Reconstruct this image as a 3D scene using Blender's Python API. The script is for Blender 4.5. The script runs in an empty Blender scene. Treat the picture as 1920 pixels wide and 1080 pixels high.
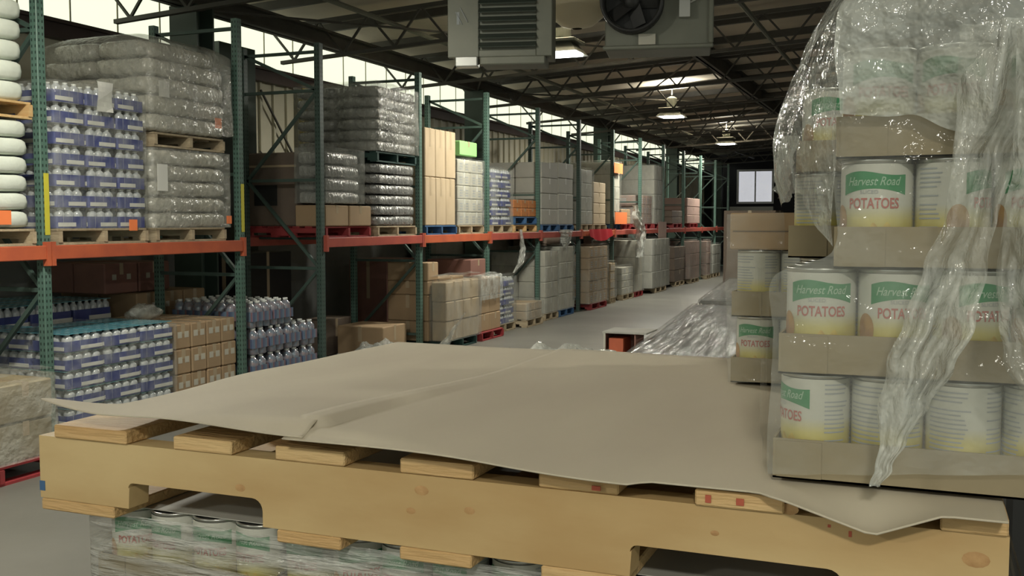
import bpy, bmesh, math, random
from mathutils import Vector, Matrix, noise
R = random.Random(7)
pi = math.pi
sc = bpy.context.scene
COL = sc.collection

# ------------------------------------------------------------------ camera
F = 1900.0
YAW = math.radians(22.06); PITCH = math.radians(3.76); CAMZ = 1.86
cd = bpy.data.cameras.new('camera'); cam = bpy.data.objects.new('camera', cd); COL.objects.link(cam)
cd.sensor_width = 36; cd.lens = F/1920*36; cd.clip_start = .02; cd.clip_end = 200
cam.location = (0, 0, CAMZ); cam.rotation_euler = (pi/2-PITCH, 0, YAW)
sc.camera = cam
CR = cam.rotation_euler.to_matrix()
# ------------------------------------------------------------------ world, exposure
w = bpy.data.worlds.new('world'); sc.world = w; w.use_nodes = True
w.node_tree.nodes['Background'].inputs[0].default_value = (.80, .86, .75, 1)
w.node_tree.nodes['Background'].inputs[1].default_value = .55
sc.view_settings.view_transform = 'Standard'; sc.view_settings.look = 'None'
sc.view_settings.gamma = 1; sc.view_settings.exposure = 0.22
sc.view_settings.use_curve_mapping = False
LAMP_W = 165; UP_W = 70          # power of each ceiling lamp and of its added uplight
LAMPS = [(-4.92, 14.1), (-5.48, 23.4), (-5.8, 32.2), (-4.6, 4.4), (-4.4, -5.0), (1.0, -3.2), (4.5, 5.0)]  # lamps beside and behind the camera are unseen, added as fill light
LAMP_Z = 4.25

# ------------------------------------------------------------------ pixel -> point on a real plane
def ray(px, py): return CR @ Vector((px-960, 540-py, -F))
def on_x(px, py, X): d = ray(px, py); return Vector((0, 0, CAMZ)) + d*(X/d.x)
def on_y(px, py, Y): d = ray(px, py); return Vector((0, 0, CAMZ)) + d*(Y/d.y)
def on_z(px, py, Z): d = ray(px, py); return Vector((0, 0, CAMZ)) + d*((Z-CAMZ)/d.z)

# ------------------------------------------------------------------ materials
def mat(name, col, rough=.6, metal=0, col2=None, scale=8, bump=0, bdist=.02, bscale=30, spec=.5, coat=0, stretch=(1, 1, 1), emit=None, estr=0):
    m = bpy.data.materials.new(name); m.use_nodes = True; nt = m.node_tree; b = nt.nodes['Principled BSDF']
    b.inputs['Base Color'].default_value = (*col, 1); b.inputs['Roughness'].default_value = rough
    b.inputs['Metallic'].default_value = metal; b.inputs['Specular IOR Level'].default_value = spec
    b.inputs['Coat Weight'].default_value = coat; b.inputs['Coat Roughness'].default_value = .15
    tc = nt.nodes.new('ShaderNodeTexCoord'); mp = nt.nodes.new('ShaderNodeMapping'); mp.inputs['Scale'].default_value = stretch
    nt.links.new(tc.outputs['Object'], mp.inputs[0])
    if col2:
        n = nt.nodes.new('ShaderNodeTexNoise'); n.inputs['Scale'].default_value = scale; n.inputs['Detail'].default_value = 5
        nt.links.new(mp.outputs[0], n.inputs['Vector'])
        r = nt.nodes.new('ShaderNodeValToRGB'); r.color_ramp.elements[0].position = .35; r.color_ramp.elements[1].position = .68
        r.color_ramp.elements[0].color = (*col, 1); r.color_ramp.elements[1].color = (*col2, 1)
        nt.links.new(n.outputs[0], r.inputs[0]); nt.links.new(r.outputs[0], b.inputs['Base Color'])
    if bump:
        n = nt.nodes.new('ShaderNodeTexNoise'); n.inputs['Scale'].default_value = bscale; n.inputs['Detail'].default_value = 3
        nt.links.new(mp.outputs[0], n.inputs['Vector'])
        bp = nt.nodes.new('ShaderNodeBump'); bp.inputs['Strength'].default_value = bump; bp.inputs['Distance'].default_value = bdist
        nt.links.new(n.outputs[0], bp.inputs['Height']); nt.links.new(bp.outputs[0], b.inputs['Normal'])
        if coat: nt.links.new(bp.outputs[0], b.inputs['Coat Normal'])
    if emit:
        b.inputs['Emission Color'].default_value = (*emit, 1); b.inputs['Emission Strength'].default_value = estr
    return m

def film_mat(name, opac, opac2, col, rough=.12, bscale=18, stretch=(1, 1, 1), bump=1.0, dist=.02, nscale=6):
    """clear stretch film: part see-through, part milky, with a crumpled gloss"""
    m = bpy.data.materials.new(name); m.use_nodes = True; nt = m.node_tree; nt.nodes.clear()
    N = nt.nodes.new; L = nt.links.new
    out = N('ShaderNodeOutputMaterial'); mix = N('ShaderNodeMixShader'); tr = N('ShaderNodeBsdfTransparent')
    tr.inputs[0].default_value = (.96, .96, .95, 1)
    b = N('ShaderNodeBsdfPrincipled'); b.inputs['Base Color'].default_value = (*col, 1); b.inputs['Roughness'].default_value = rough
    b.inputs['Specular IOR Level'].default_value = .9; b.inputs['Coat Weight'].default_value = .6; b.inputs['Coat Roughness'].default_value = .06
    tc = N('ShaderNodeTexCoord'); mp = N('ShaderNodeMapping'); mp.inputs['Scale'].default_value = stretch; L(tc.outputs['Object'], mp.inputs[0])
    n = N('ShaderNodeTexNoise'); n.inputs['Scale'].default_value = bscale; n.inputs['Detail'].default_value = 4; L(mp.outputs[0], n.inputs['Vector'])
    bp = N('ShaderNodeBump'); bp.inputs['Strength'].default_value = bump; bp.inputs['Distance'].default_value = dist
    L(n.outputs[0], bp.inputs['Height']); L(bp.outputs[0], b.inputs['Normal']); L(bp.outputs[0], b.inputs['Coat Normal'])
    n2 = N('ShaderNodeTexNoise'); n2.inputs['Scale'].default_value = nscale; n2.inputs['Detail'].default_value = 6; L(mp.outputs[0], n2.inputs['Vector'])
    mr = N('ShaderNodeMapRange'); mr.inputs[1].default_value = .35; mr.inputs[2].default_value = .7
    mr.inputs[3].default_value = opac; mr.inputs[4].default_value = opac2
    L(n2.outputs[0], mr.inputs[0]); L(mr.outputs[0], mix.inputs[0]); L(tr.outputs[0], mix.inputs[1]); L(b.outputs[0], mix.inputs[2])
    L(mix.outputs[0], out.inputs[0])
    return m

def band_mat(name, cols, period, axis=2, rough=.3, off=0.0, scale2=0):
    """printed film: repeating colour blocks along an axis"""
    m = mat(name, cols[0], rough, coat=.5); nt = m.node_tree; b = nt.nodes['Principled BSDF']
    N = nt.nodes.new; L = nt.links.new
    tc = N('ShaderNodeTexCoord'); sp = N('ShaderNodeSeparateXYZ'); L(tc.outputs['Object'], sp.inputs[0])
    a = N('ShaderNodeMath'); a.operation = 'ADD'; L(sp.outputs[0], a.inputs[0]); L(sp.outputs[1], a.inputs[1])
    src = a.outputs[0] if axis == 'xy' else sp.outputs[axis]
    d = N('ShaderNodeMath'); d.operation = 'MULTIPLY_ADD'; d.inputs[1].default_value = 1/period; d.inputs[2].default_value = off; L(src, d.inputs[0])
    fr = N('ShaderNodeMath'); fr.operation = 'FRACT'; L(d.outputs[0], fr.inputs[0])
    r = N('ShaderNodeValToRGB'); r.color_ramp.interpolation = 'CONSTANT'
    els = r.color_ramp.elements; els[0].position = 0; els[0].color = (*cols[0], 1); els[1].position = 1/len(cols); els[1].color = (*cols[1], 1)
    for i, c in enumerate(cols[2:], 2):
        e = els.new(i/len(cols)); e.color = (*c, 1)
    L(fr.outputs[0], r.inputs[0]); L(r.outputs[0], b.inputs['Base Color'])
    return m

M = {}
M['floor'] = mat('polished_concrete', (.125, .122, .105), .42, col2=(.165, .16, .14), scale=.9, bump=.12, bscale=3)
M['block'] = mat('shade_grey_block', (.20, .205, .195), .8, col2=(.25, .255, .24), scale=1.5, bump=.3, bscale=12)
M['panel'] = mat('ribbed_metal_panel', (.60, .57, .44), .6, col2=(.66, .63, .50), scale=.8)
M['translucent'] = mat('daylit_fibreglass', (.7, .75, .62), .5, emit=(.84, .88, .68), estr=1.0)
M['trimbrown'] = mat('dark_girt', (.075, .055, .05), .6, col2=(.10, .07, .065), scale=3)
M['roof'] = mat('roof_insulation', (.62, .55, .44), .8, col2=(.48, .42, .34), scale=.7, bump=.4, bscale=5)
M['steel'] = mat('dark_joist_steel', (.075, .07, .06), .6, col2=(.10, .095, .08), scale=4)
M['column'] = mat('dark_green_column', (.045, .07, .055), .5, col2=(.06, .085, .07), scale=3)
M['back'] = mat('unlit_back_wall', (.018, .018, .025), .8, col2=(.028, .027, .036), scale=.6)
M['green'] = mat('green_rack_paint', (.075, .145, .115), .45, col2=(.10, .17, .14), scale=6)
def slotted(base):
    nt = M[base].node_tree; b = nt.nodes['Principled BSDF']; N = nt.nodes.new; L = nt.links.new
    src = b.inputs['Base Color'].links[0].from_socket
    tc = N('ShaderNodeTexCoord'); sp = N('ShaderNodeSeparateXYZ'); L(tc.outputs['Object'], sp.inputs[0])
    def mth(op, a, c_=None):
        n = N('ShaderNodeMath'); n.operation = op
        for i, q in enumerate((a, c_)):
            if q is None: continue
            if isinstance(q, (int, float)): n.inputs[i].default_value = q
            else: L(q, n.inputs[i])
        return n.outputs[0]
    zf = mth('LESS_THAN', mth('FRACT', mth('MULTIPLY', sp.outputs[2], 20.0)), .45)
    def near(ax, c0): return mth('LESS_THAN', mth('ABSOLUTE', mth('SUBTRACT', mth('ABSOLUTE', sp.outputs[ax]), c0)), .006)
    front = mth('MULTIPLY', near(1, .018), mth('GREATER_THAN', sp.outputs[0], .0365))
    side = mth('MULTIPLY', near(0, .018), mth('GREATER_THAN', mth('ABSOLUTE', sp.outputs[1]), .0395))
    msk = mth('MULTIPLY', zf, mth('MAXIMUM', front, side))
    mx = N('ShaderNodeMixRGB'); L(msk, mx.inputs[0]); L(src, mx.inputs[1]); mx.inputs[2].default_value = (.015, .03, .025, 1); L(mx.outputs[0], b.inputs['Base Color'])
M['hole'] = mat('slot_shadow', (.02, .035, .03), .8)
M['dgreen'] = mat('dull_green_rack_paint', (.05, .085, .07), .55, col2=(.065, .10, .085), scale=6)
M['pgreen'] = mat('slotted_green_post', (.075, .145, .115), .45, col2=(.10, .17, .14), scale=6)
M['pdull'] = mat('slotted_dull_post', (.05, .085, .07), .55, col2=(.065, .10, .085), scale=6)
slotted('pgreen'); slotted('pdull')
M['orange'] = mat('orange_beam_paint', (.50, .115, .05), .45, col2=(.40, .09, .045), scale=5)
M['redbeam'] = mat('faded_red_beam_paint', (.42, .09, .06), .5, col2=(.35, .07, .055), scale=5)
M['wood'] = mat('new_pine', (.58, .40, .19), .65, col2=(.50, .31, .13), scale=3, bump=.3, bscale=20, stretch=(1, 7, 9))
M['woodx'] = mat('new_pine_stringer', (.55, .41, .205), .65, col2=(.41, .265, .11), scale=2.4, bump=.06, bscale=10, stretch=(1.0, 3, 3.0))
M['oldwood'] = mat('grey_pine', (.44, .36, .24), .75, col2=(.33, .26, .17), scale=4, bump=.3, bscale=20, stretch=(1, 5, 5))
M['redpal'] = mat('red_pallet_paint', (.30, .03, .035), .6, col2=(.22, .03, .03), scale=5)
M['bluepal'] = mat('blue_pallet_paint', (.03, .09, .20), .6, col2=(.05, .12, .24), scale=5)
M['darkpal'] = mat('dark_green_pallet', (.02, .055, .05), .6, col2=(.03, .07, .06), scale=5)
M['card'] = mat('cardboard', (.36, .25, .145), .8, col2=(.31, .215, .125), scale=3)
M['cardlt'] = mat('light_cardboard', (.46, .36, .24), .8, col2=(.40, .31, .20), scale=3)
M['carddk'] = mat('dark_cardboard', (.16, .12, .09), .8, col2=(.13, .10, .08), scale=3)
M['tray'] = mat('tray_cardboard', (.275, .228, .14), .85, col2=(.245, .20, .125), scale=5)
M['greycard'] = mat('grey_carton', (.36, .35, .31), .7, col2=(.42, .41, .36), scale=3)
M['palecard'] = mat('pale_carton', (.52, .50, .42), .7, col2=(.44, .42, .36), scale=4)
M['loadgrey'] = mat('dull_grey_load', (.17, .168, .155), .7, col2=(.21, .205, .19), scale=3)
M['redcard'] = mat('reddish_carton', (.26, .13, .10), .8, col2=(.22, .11, .09), scale=4)
M['pinkcard'] = mat('pinkish_carton', (.36, .24, .20), .8, col2=(.30, .20, .17), scale=4)
M['greencard'] = mat('lime_printed_carton', (.30, .62, .22), .6)
M['oran'] = mat('orange_carton', (.50, .20, .05), .6, col2=(.38, .13, .04), scale=14)
M['tape'] = mat('packing_tape', (.42, .33, .22), .3, coat=.4)
M['white'] = mat('white_paper', (.62, .62, .58), .6)
M['sticker'] = mat('orange_sticker', (.85, .22, .07), .6)
M['redplastic'] = mat('red_plastic', (.42, .03, .04), .4)
M['sheet'] = mat('kraft_slip_sheet', (.51, .455, .35), .75, col2=(.465, .41, .315), scale=2.2, stretch=(3, 1, 1), bump=.06, bscale=6)
M['sack'] = mat('film_wrapped_grey_sack', (.50, .485, .41), .25, col2=(.38, .37, .32), scale=5, bump=1.0, bdist=.04, bscale=11, coat=1.0, stretch=(1, 1, .8))
M['sackb'] = mat('silver_wrapped_sack', (.33, .33, .31), .2, col2=(.24, .24, .23), scale=5, bump=1.0, bdist=.05, bscale=13, coat=.9, stretch=(1, 1, .6))
M['sackw'] = mat('white_woven_sack', (.66, .70, .62), .6, col2=(.56, .60, .53), scale=5, bump=.5, bscale=10)
M['bottle'] = mat('clear_bottles', (.52, .54, .54), .15, col2=(.36, .39, .42), scale=30, coat=.8)
M['cap'] = mat('white_caps', (.75, .77, .74), .4)
M['bluecap'] = mat('teal_wrapped_caps', (.10, .36, .45), .25, col2=(.16, .42, .50), scale=30, coat=.5)
M['case'] = band_mat('blue_print_film', [(.05, .065, .22), (.055, .07, .24), (.06, .08, .25), (.05, .065, .20)], .31, 'xy')
M['case2'] = band_mat('blue_print_film_reversed', [(.06, .07, .22), (.05, .065, .22), (.05, .06, .24), (.07, .085, .24)], .27, 'xy', off=.4)
M['soda'] = band_mat('red_blue_labels', [(.12, .17, .27), (.16, .23, .31), (.24, .14, .17), (.10, .13, .22)], .105, 'xy')
M['sodab'] = mat('soda_bottles', (.20, .27, .34), .15, col2=(.32, .24, .25), scale=22, coat=.8)
M['galv'] = mat('heater_casing', (.20, .205, .165), .5, metal=.15, col2=(.17, .175, .14), scale=3)
M['louv'] = mat('louvre_blades', (.07, .085, .07), .4, metal=.3)
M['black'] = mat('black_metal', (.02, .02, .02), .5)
M['alu'] = mat('bare_aluminium', (.55, .55, .52), .35, metal=.7)
M['shade'] = mat('ivory_bowl_shade', (.85, .76, .55), .5, col2=(.78, .68, .48), scale=3)
M['lens'] = mat('lamp_lens', (.9, .9, .95), .5, emit=(.93, .93, 1.0), estr=14)
M['lensfar'] = mat('far_lamp_lens', (.9, .9, .95), .5, emit=(.72, .72, 1.0), estr=6)
M['can'] = mat('tin', (.55, .55, .52), .3, metal=.9)
M['kgreen'] = mat('label_green', (.035, .22, .085), .45)
M['kwhite'] = mat('label_script', (.30, .46, .33), .5)
M['kred'] = mat('label_red', (.42, .13, .11), .5)
M['kgrey'] = mat('label_small_print', (.34, .36, .37), .6)
M['kpot'] = mat('potato_print', (.42, .24, .07), .6, col2=(.30, .15, .05), scale=60)
M['kchip'] = mat('potato_slices_print', (.62, .50, .12), .6, col2=(.42, .28, .06), scale=70)
M['knot'] = mat('knot_brown', (.46, .28, .12), .7, col2=(.36, .20, .08), scale=90)
M['stain'] = mat('red_stamp_ink', (.40, .09, .05), .8)
M['film'] = film_mat('clear_stretch_film', .05, .28, (.62, .63, .58), bscale=16, nscale=7)
M['filmh'] = film_mat('hanging_film_hood', .30, .72, (.60, .62, .57), bscale=17, nscale=5, bump=1.0, dist=.03)
M['filmo'] = film_mat('gathered_film', .32, .78, (.60, .61, .56), bscale=38, stretch=(1.3, 1.3, .8), nscale=8, bump=1.0, dist=.012)
M['filmz'] = film_mat('pulled_tight_film', .12, .75, (.60, .60, .56), rough=.10, bscale=7, stretch=(1.6, 1, 16), nscale=4, bump=1.0, dist=.02)  # whitish streaks in the opacity stand in for glare on the film
M['filmy'] = film_mat('creased_top_film', .10, .50, (.30, .30, .29), bscale=3, stretch=(9, .7, 1), nscale=2, bump=.9, dist=.02)
M['filmw'] = film_mat('cloudy_wrap', .15, .50, (.55, .55, .49), rough=.16, bscale=15, stretch=(1, 1, 1), nscale=3, dist=.03)
M['filmf'] = film_mat('far_film', .10, .45, (.50, .51, .47), bscale=12, stretch=(1, 1, .5), nscale=4)
lb = mat('paper_label', (.52, .52, .47), .4, coat=.3); M['label'] = lb
def _lab():
    nt = lb.node_tree; b = nt.nodes['Principled BSDF']; N = nt.nodes.new; L = nt.links.new
    tc = N('ShaderNodeTexCoord'); sp = N('ShaderNodeSeparateXYZ'); L(tc.outputs['Object'], sp.inputs[0])
    r = N('ShaderNodeValToRGB'); mr = N('ShaderNodeMapRange'); mr.inputs[1].default_value = 0; mr.inputs[2].default_value = .112
    L(sp.outputs[2], mr.inputs[0]); L(mr.outputs[0], r.inputs[0])
    e = r.color_ramp.elements; e[0].position = .30; e[0].color = (.46, .37, .05, 1); e[1].position = .56; e[1].color = (.52, .52, .46, 1)
    x = e.new(.42); x.color = (.52, .46, .16, 1); L(r.outputs[0], b.inputs['Base Color'])
_lab()

# ------------------------------------------------------------------ mesh helpers
class MB:
    def __init__(s): s.v = []; s.f = []; s.m = []
    def quadbox(s, x0, x1, y0, y1, z0, z1, mi=0, tf=None):
        n = len(s.v); P = [(x0, y0, z0), (x1, y0, z0), (x1, y1, z0), (x0, y1, z0), (x0, y0, z1), (x1, y0, z1), (x1, y1, z1), (x0, y1, z1)]
        if tf: P = [tuple(tf @ Vector(p)) for p in P]
        s.v += P
        for f in ((3, 2, 1, 0), (4, 5, 6, 7), (0, 1, 5, 4), (1, 2, 6, 5), (2, 3, 7, 6), (3, 0, 4, 7)): s.f.append(tuple(n+i for i in f)); s.m.append(mi)
        return s
    def bar(s, a, b, wd, ht=None, mi=0):
        a = Vector(a); b = Vector(b); d = b-a; ht = ht or wd
        q = d.to_track_quat('X', 'Z').to_matrix().to_4x4(); q.translation = a
        return s.quadbox(0, d.length, -wd/2, wd/2, -ht/2, ht/2, mi, q)
    def lathe(s, prof, seg=16, o=(0, 0, 0), mi=0, axis=None, cap=True):
        n = len(s.v); A = axis or Matrix.Identity(3)
        for r, z in prof:
            for k in range(seg):
                a = 2*pi*k/seg; p = A @ Vector((r*math.cos(a), r*math.sin(a), z)); s.v.append((p.x+o[0], p.y+o[1], p.z+o[2]))
        for i in range(len(prof)-1):
            for k in range(seg):
                k2 = (k+1) % seg; s.f.append((n+i*seg+k, n+i*seg+k2, n+(i+1)*seg+k2, n+(i+1)*seg+k)); s.m.append(mi)
        if cap:
            s.f.append(tuple(n+k for k in range(seg))[::-1]); s.m.append(mi)
            t = n+(len(prof)-1)*seg; s.f.append(tuple(t+k for k in range(seg))); s.m.append(mi)
        return s
    def tube(s, pts, r, seg=6, mi=0):
        for a, b in zip(pts, pts[1:]):
            a = Vector(a); b = Vector(b); d = b-a
            s.lathe([(r, 0), (r, d.length)], seg, a, mi, d.to_track_quat('Z', 'Y').to_matrix())
        return s
    def grid(s, nu, nv, fn, mi=0, closed=False):
        n = len(s.v)
        for j in range(nv+1):
            for i in range(nu+1): s.v.append(tuple(fn(i/nu, j/nv)))
        for j in range(nv):
            for i in range(nu):
                a = n+j*(nu+1)+i; s.f.append((a, a+1, a+nu+2, a+nu+1)); s.m.append(mi)
        return s
    def data(s, name, mats, smooth=False, bevel=0):
        me = bpy.data.meshes.new(name); me.from_pydata(s.v, [], s.f)
        for m in (mats if isinstance(mats, (list, tuple)) else [mats]): me.materials.append(m)
        for p, mi in zip(me.polygons, s.m): p.material_index = mi
        if bevel:
            bm = bmesh.new(); bm.from_mesh(me)
            bmesh.ops.bevel(bm, geom=[e for e in bm.edges if len(e.link_faces) == 2 and e.calc_face_angle(0) > .7], offset=bevel, segments=1, affect='EDGES')
            bm.to_mesh(me); bm.free()
        if smooth:
            for p in me.polygons: p.use_smooth = True
        me.update(); return me
    def build(s, name, mats, parent=None, smooth=False, bevel=0, loc=(0, 0, 0)):
        return link(name, s.data(name, mats, smooth, bevel), parent, loc)
def link(name, data, parent=None, loc=(0, 0, 0), rz=0):
    o = bpy.data.objects.new(name, data); COL.objects.link(o); o.location = loc; o.rotation_euler = (0, 0, rz)
    if parent: o.parent = parent
    return o
SEEN = {}
def tag(o, label, cat, group=None, kind=None):
    n = len(label.replace(',', ' ').split())
    if n > 16 or n < 4: print('LABEL LEN', n, label)
    if label in SEEN: print('DUP LABEL', label)
    SEEN[label] = 1
    o['label'] = label; o['category'] = cat
    if group: o['group'] = group
    if kind: o['kind'] = kind
    return o
def struct(o): o['kind'] = 'structure'; return o
def empty(name, loc=(0, 0, 0), rz=0): return link(name, None, None, loc, rz)
def copy_tree(o, parent=None):
    c = o.copy(); COL.objects.link(c)
    for k in list(c.keys()): del c[k]
    if parent: c.parent = parent
    for ch in o.children: copy_tree(ch, c)
    return c
USED = set()
def inst(proto, loc, rz=0):
    """the first use moves the prototype itself, later ones copy it with its parts"""
    o = proto if proto.name not in USED else copy_tree(proto)
    if o is proto: USED.add(proto.name)
    o.location = loc; o.rotation_euler = (0, 0, rz); return o
ORD = ['lowest', 'second', 'third', 'fourth', 'fifth', 'sixth', 'seventh', 'eighth', 'ninth', 'tenth', 'eleventh']
def lay(k, n): return 'top' if k == n-1 and n > 1 else ORD[k]

# ================================================================== SETTING
XW = -9.2; XR = 9.0; YB = 46.0; EAVE = 4.85
def roofz(x): return EAVE + (x-XW)*.055
m = MB(); m.quadbox(XW-.2, XR, -7, YB, -.1, 0); struct(m.build('floor', M['floor']))
# left wall: block below with the shade under the loads put into its grey, ribbed panel above, then the daylit translucent panels
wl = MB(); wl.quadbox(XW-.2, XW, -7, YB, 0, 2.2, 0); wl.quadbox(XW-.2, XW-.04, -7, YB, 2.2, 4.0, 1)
y = -7
while y < YB: wl.quadbox(XW-.04, XW, y, y+.05, 2.2, 4.0, 1); y += .34
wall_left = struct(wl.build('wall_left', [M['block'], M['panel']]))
t = MB(); t.quadbox(XW-.05, XW+.10, -7, YB, 3.93, 4.13); t.quadbox(XW-.05, XW+.16, -7, YB, 4.09, 4.13); struct(t.build('trim_1', M['trimbrown']))
wn = struct(link('window_1', None))
pw = MB(); pw.quadbox(XW-.12, XW-.06, -7, YB, 4.13, 4.95); pw.build('translucent_panel', M['translucent'], wn)
rb = MB(); y = -6.6
while y < YB: rb.quadbox(XW-.06, XW-.05, y, y+.02, 4.13, 4.95); y += .75
rb.build('panel_rib', M['panel'], wn)
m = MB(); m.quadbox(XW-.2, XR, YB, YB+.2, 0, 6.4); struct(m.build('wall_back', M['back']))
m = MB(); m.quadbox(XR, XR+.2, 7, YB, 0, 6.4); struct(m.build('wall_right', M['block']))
# roof deck
c = MB(); n = 0
def roofpt(u, v, dz): x = XW-.2+u*(XR-XW+.2); return (x, -7+v*(YB+7), roofz(x)+dz)
c.grid(2, 2, lambda u, v: roofpt(u, v, 0)); c.grid(2, 2, lambda u, v: roofpt(u, v, .1)[:3])
roof = struct(c.build('ceiling', M['roof']))
# deck seams (narrow purlins across the aisle)
y = -6.2; seam = []
p_me = MB().bar((XW, 0, roofz(XW)-.06), (XR, 0, roofz(XR)-.06), .07, .12).data('purlin', M['steel'])
while y < YB-.3:
    link('purlin', p_me, roof, (0, y, 0)); y += 1.65
# open web joists across the aisle
j = MB()
zt = lambda x: roofz(x)-.14
j.bar((XW, 0, zt(XW)), (XR, 0, zt(XR)), .08, .06); j.bar((XW+.3, 0, zt(XW)-.50), (XR, 0, zt(XR)-.50), .07, .05)
x = XW+.1; up = True
while x < XR-.5:
    j.bar((x, 0, zt(x)-(0 if up else .5)), (x+.42, 0, zt(x+.42)-(.5 if up else 0)), .03); x += .42; up = not up
j_me = j.data('roof_joist', M['steel'])
for i in range(15): link('roof_joist', j_me, roof, (0, -3.9+3.35*i, 0))
# girders along the building
for gx, gz, gw, gh in ((-8.2, 4.52, .22, .24), (-3.85, 4.98, .16, .34), (1.2, 5.2, .16, .34)):
    g = MB(); g.quadbox(gx-gw/2, gx+gw/2, -6.9, YB, gz-gh/2, gz-gh/2+.03); g.quadbox(gx-gw/2, gx+gw/2, -6.9, YB, gz+gh/2-.03, gz+gh/2); g.quadbox(gx-.02, gx+.02, -6.9, YB, gz-gh/2, gz+gh/2)
    g.build('roof_girder', M['steel'], roof)
g = MB()
for gx in (-6.9, -2.2): g.tube([(gx, -6, 4.6), (gx, 45, 4.6)], .035, 8)
g.build('conduit_pipe', M['galv'], roof)
# cable braces under the roof
g = MB()
for y0 in (1.6, 10, 18.4, 26.8, 35.2):
    g.tube([(-8.2, y0, 4.4), (-3.85, y0+8.4, 4.85)], .018, 5); g.tube([(-8.2, y0+8.4, 4.4), (-3.85, y0, 4.85)], .018, 5)
g.build('roof_brace', M['steel'], roof)
# building columns
for y0 in (1.6, 10.0, 18.4, 26.8, 35.2, 43.6):
    g = MB(); g.quadbox(-8.4, -8.0, y0-.16, y0-.13, 0, 4.42); g.quadbox(-8.4, -8.0, y0+.13, y0+.16, 0, 4.42); g.quadbox(-8.215, -8.185, y0-.13, y0+.13, 0, 4.42)
    g.quadbox(-8.45, -7.95, y0-.2, y0+.2, 0, .03); g.build('wall_column', M['column'], wall_left)
g = MB(); g.quadbox(XW+.02, XW+.30, 11.4, 12.2, 0, 4.3); g.build('wall_pier', M['column'], wall_left)
g = MB(); yy = 13.3; Yp_ = lambda px: on_x(px, 230, XW+.1).y
for a in (Yp_(566),):
    g.quadbox(XW+.05, XW+.12, a, a+.14, 2.2, 3.95)
g.build('yellow_post', mat('yellow_paint', (.45, .36, .06), .6), wall_left)
g = MB(); g.tube([(XW+.05, Yp_(495), 3.8), (XW+.05, Yp_(566), 2.7)], .02, 5); g.tube([(XW+.05, Yp_(492), 2.9), (XW+.05, Yp_(560), 2.3)], .012, 5)
g.build('wall_brace', M['steel'], wall_left)
# far office window on the back wall
win = struct(link('window_2', None))
A = on_y(1386, 322, YB-.05); B = on_y(1447, 378, YB-.05)
q = MB(); q.quadbox(A.x, B.x, YB-.03, YB-.01, B.z, A.z); q.build('lit_glass', mat('lit_office_glass', (.6, .62, .65), .3, col2=(.3, .3, .35), scale=1.2, emit=(.75, .76, .80), estr=.55), win)
q = MB(); tk = .09
q.quadbox(A.x-tk, A.x, YB-.12, YB, B.z-tk, A.z+tk); q.quadbox(B.x, B.x+tk, YB-.12, YB, B.z-tk, A.z+tk)
q.quadbox(A.x, B.x, YB-.12, YB, A.z, A.z+tk); q.quadbox(A.x, B.x, YB-.12, YB, B.z-tk, B.z); q.quadbox((A.x+B.x)/2-.03, (A.x+B.x)/2+.03, YB-.1, YB, B.z, A.z)
q.build('window_frame', mat('white_frame', (.7, .7, .72), .5, emit=(.6, .6, .7), estr=.0), win)
q = MB(); q.quadbox(A.x-.35, B.x+.1, YB-.35, YB, B.z-.42, B.z-.22); q.build('window_sill', M['white'], win)

# ================================================================== CEILING LAMPS
def make_lamp():
    o = empty('ceiling_lamp')
    h = MB(); h.quadbox(-.26, .26, -.26, .26, .06, .11); h.lathe([(.10, .11), (.12, .15), (.12, .34), (.05, .38)], 16); h.build('housing', M['galv'], o, bevel=.01)
    r = MB()
    for sx, sy in ((1, 0), (-1, 0), (0, 1), (0, -1)):
        pass
    n0 = len(r.v); a, b = .17, .30
    P = [(-a, -a, .07), (a, -a, .07), (a, a, .07), (-a, a, .07), (-b, -b, -.09), (b, -b, -.09), (b, b, -.09), (-b, b, -.09)]
    r.v += P
    for f in ((0, 1, 5, 4), (1, 2, 6, 5), (2, 3, 7, 6), (3, 0, 4, 7)): r.f.append(f); r.m.append(0)
    r.build('reflector', M['galv'], o)
    l = MB(); l.quadbox(-.24, .24, -.24, .24, -.10, -.05); l.build('lens', M['lens'], o, bevel=.012)
    k = MB(); k.tube([(0, 0, .36), (0, 0, .72)], .012, 6); k.build('hanging_rod', M['steel'], o)
    for nm, e_, zz_, rx in (('lamp_light', LAMP_W, -.12, 0), ('added_uplight', UP_W, .42, pi)):  # light above the housing is added to brighten the roof
        ld = bpy.data.lights.new(nm, 'AREA'); ld.shape = 'SQUARE'; ld.size = .46; ld.energy = e_; ld.color = (1, .975, .84)
        l_ = link(nm, ld, o, (0, 0, zz_)); l_.rotation_euler = (rx, 0, 0)
    return o
lp = make_lamp()
LN = ['lit square ceiling lamp nearest the camera, beside the louvred heater', 'lit ceiling lamp in the middle distance above the rack aisle', 'small bluish lit lamp farthest down the aisle',
      'added unseen fill lamp above the rack bay holding the water cases', 'added unseen fill lamp behind the viewer over the rack aisle', 'added unseen fill lamp behind the viewer on the right', 'added unseen fill lamp out to the right of the pallet']
for i, (x, y) in enumerate(LAMPS):
    o = inst(lp, (x, y, LAMP_Z+.12)); tag(o, LN[i], 'lamp', 'high ceiling lamps')

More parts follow.
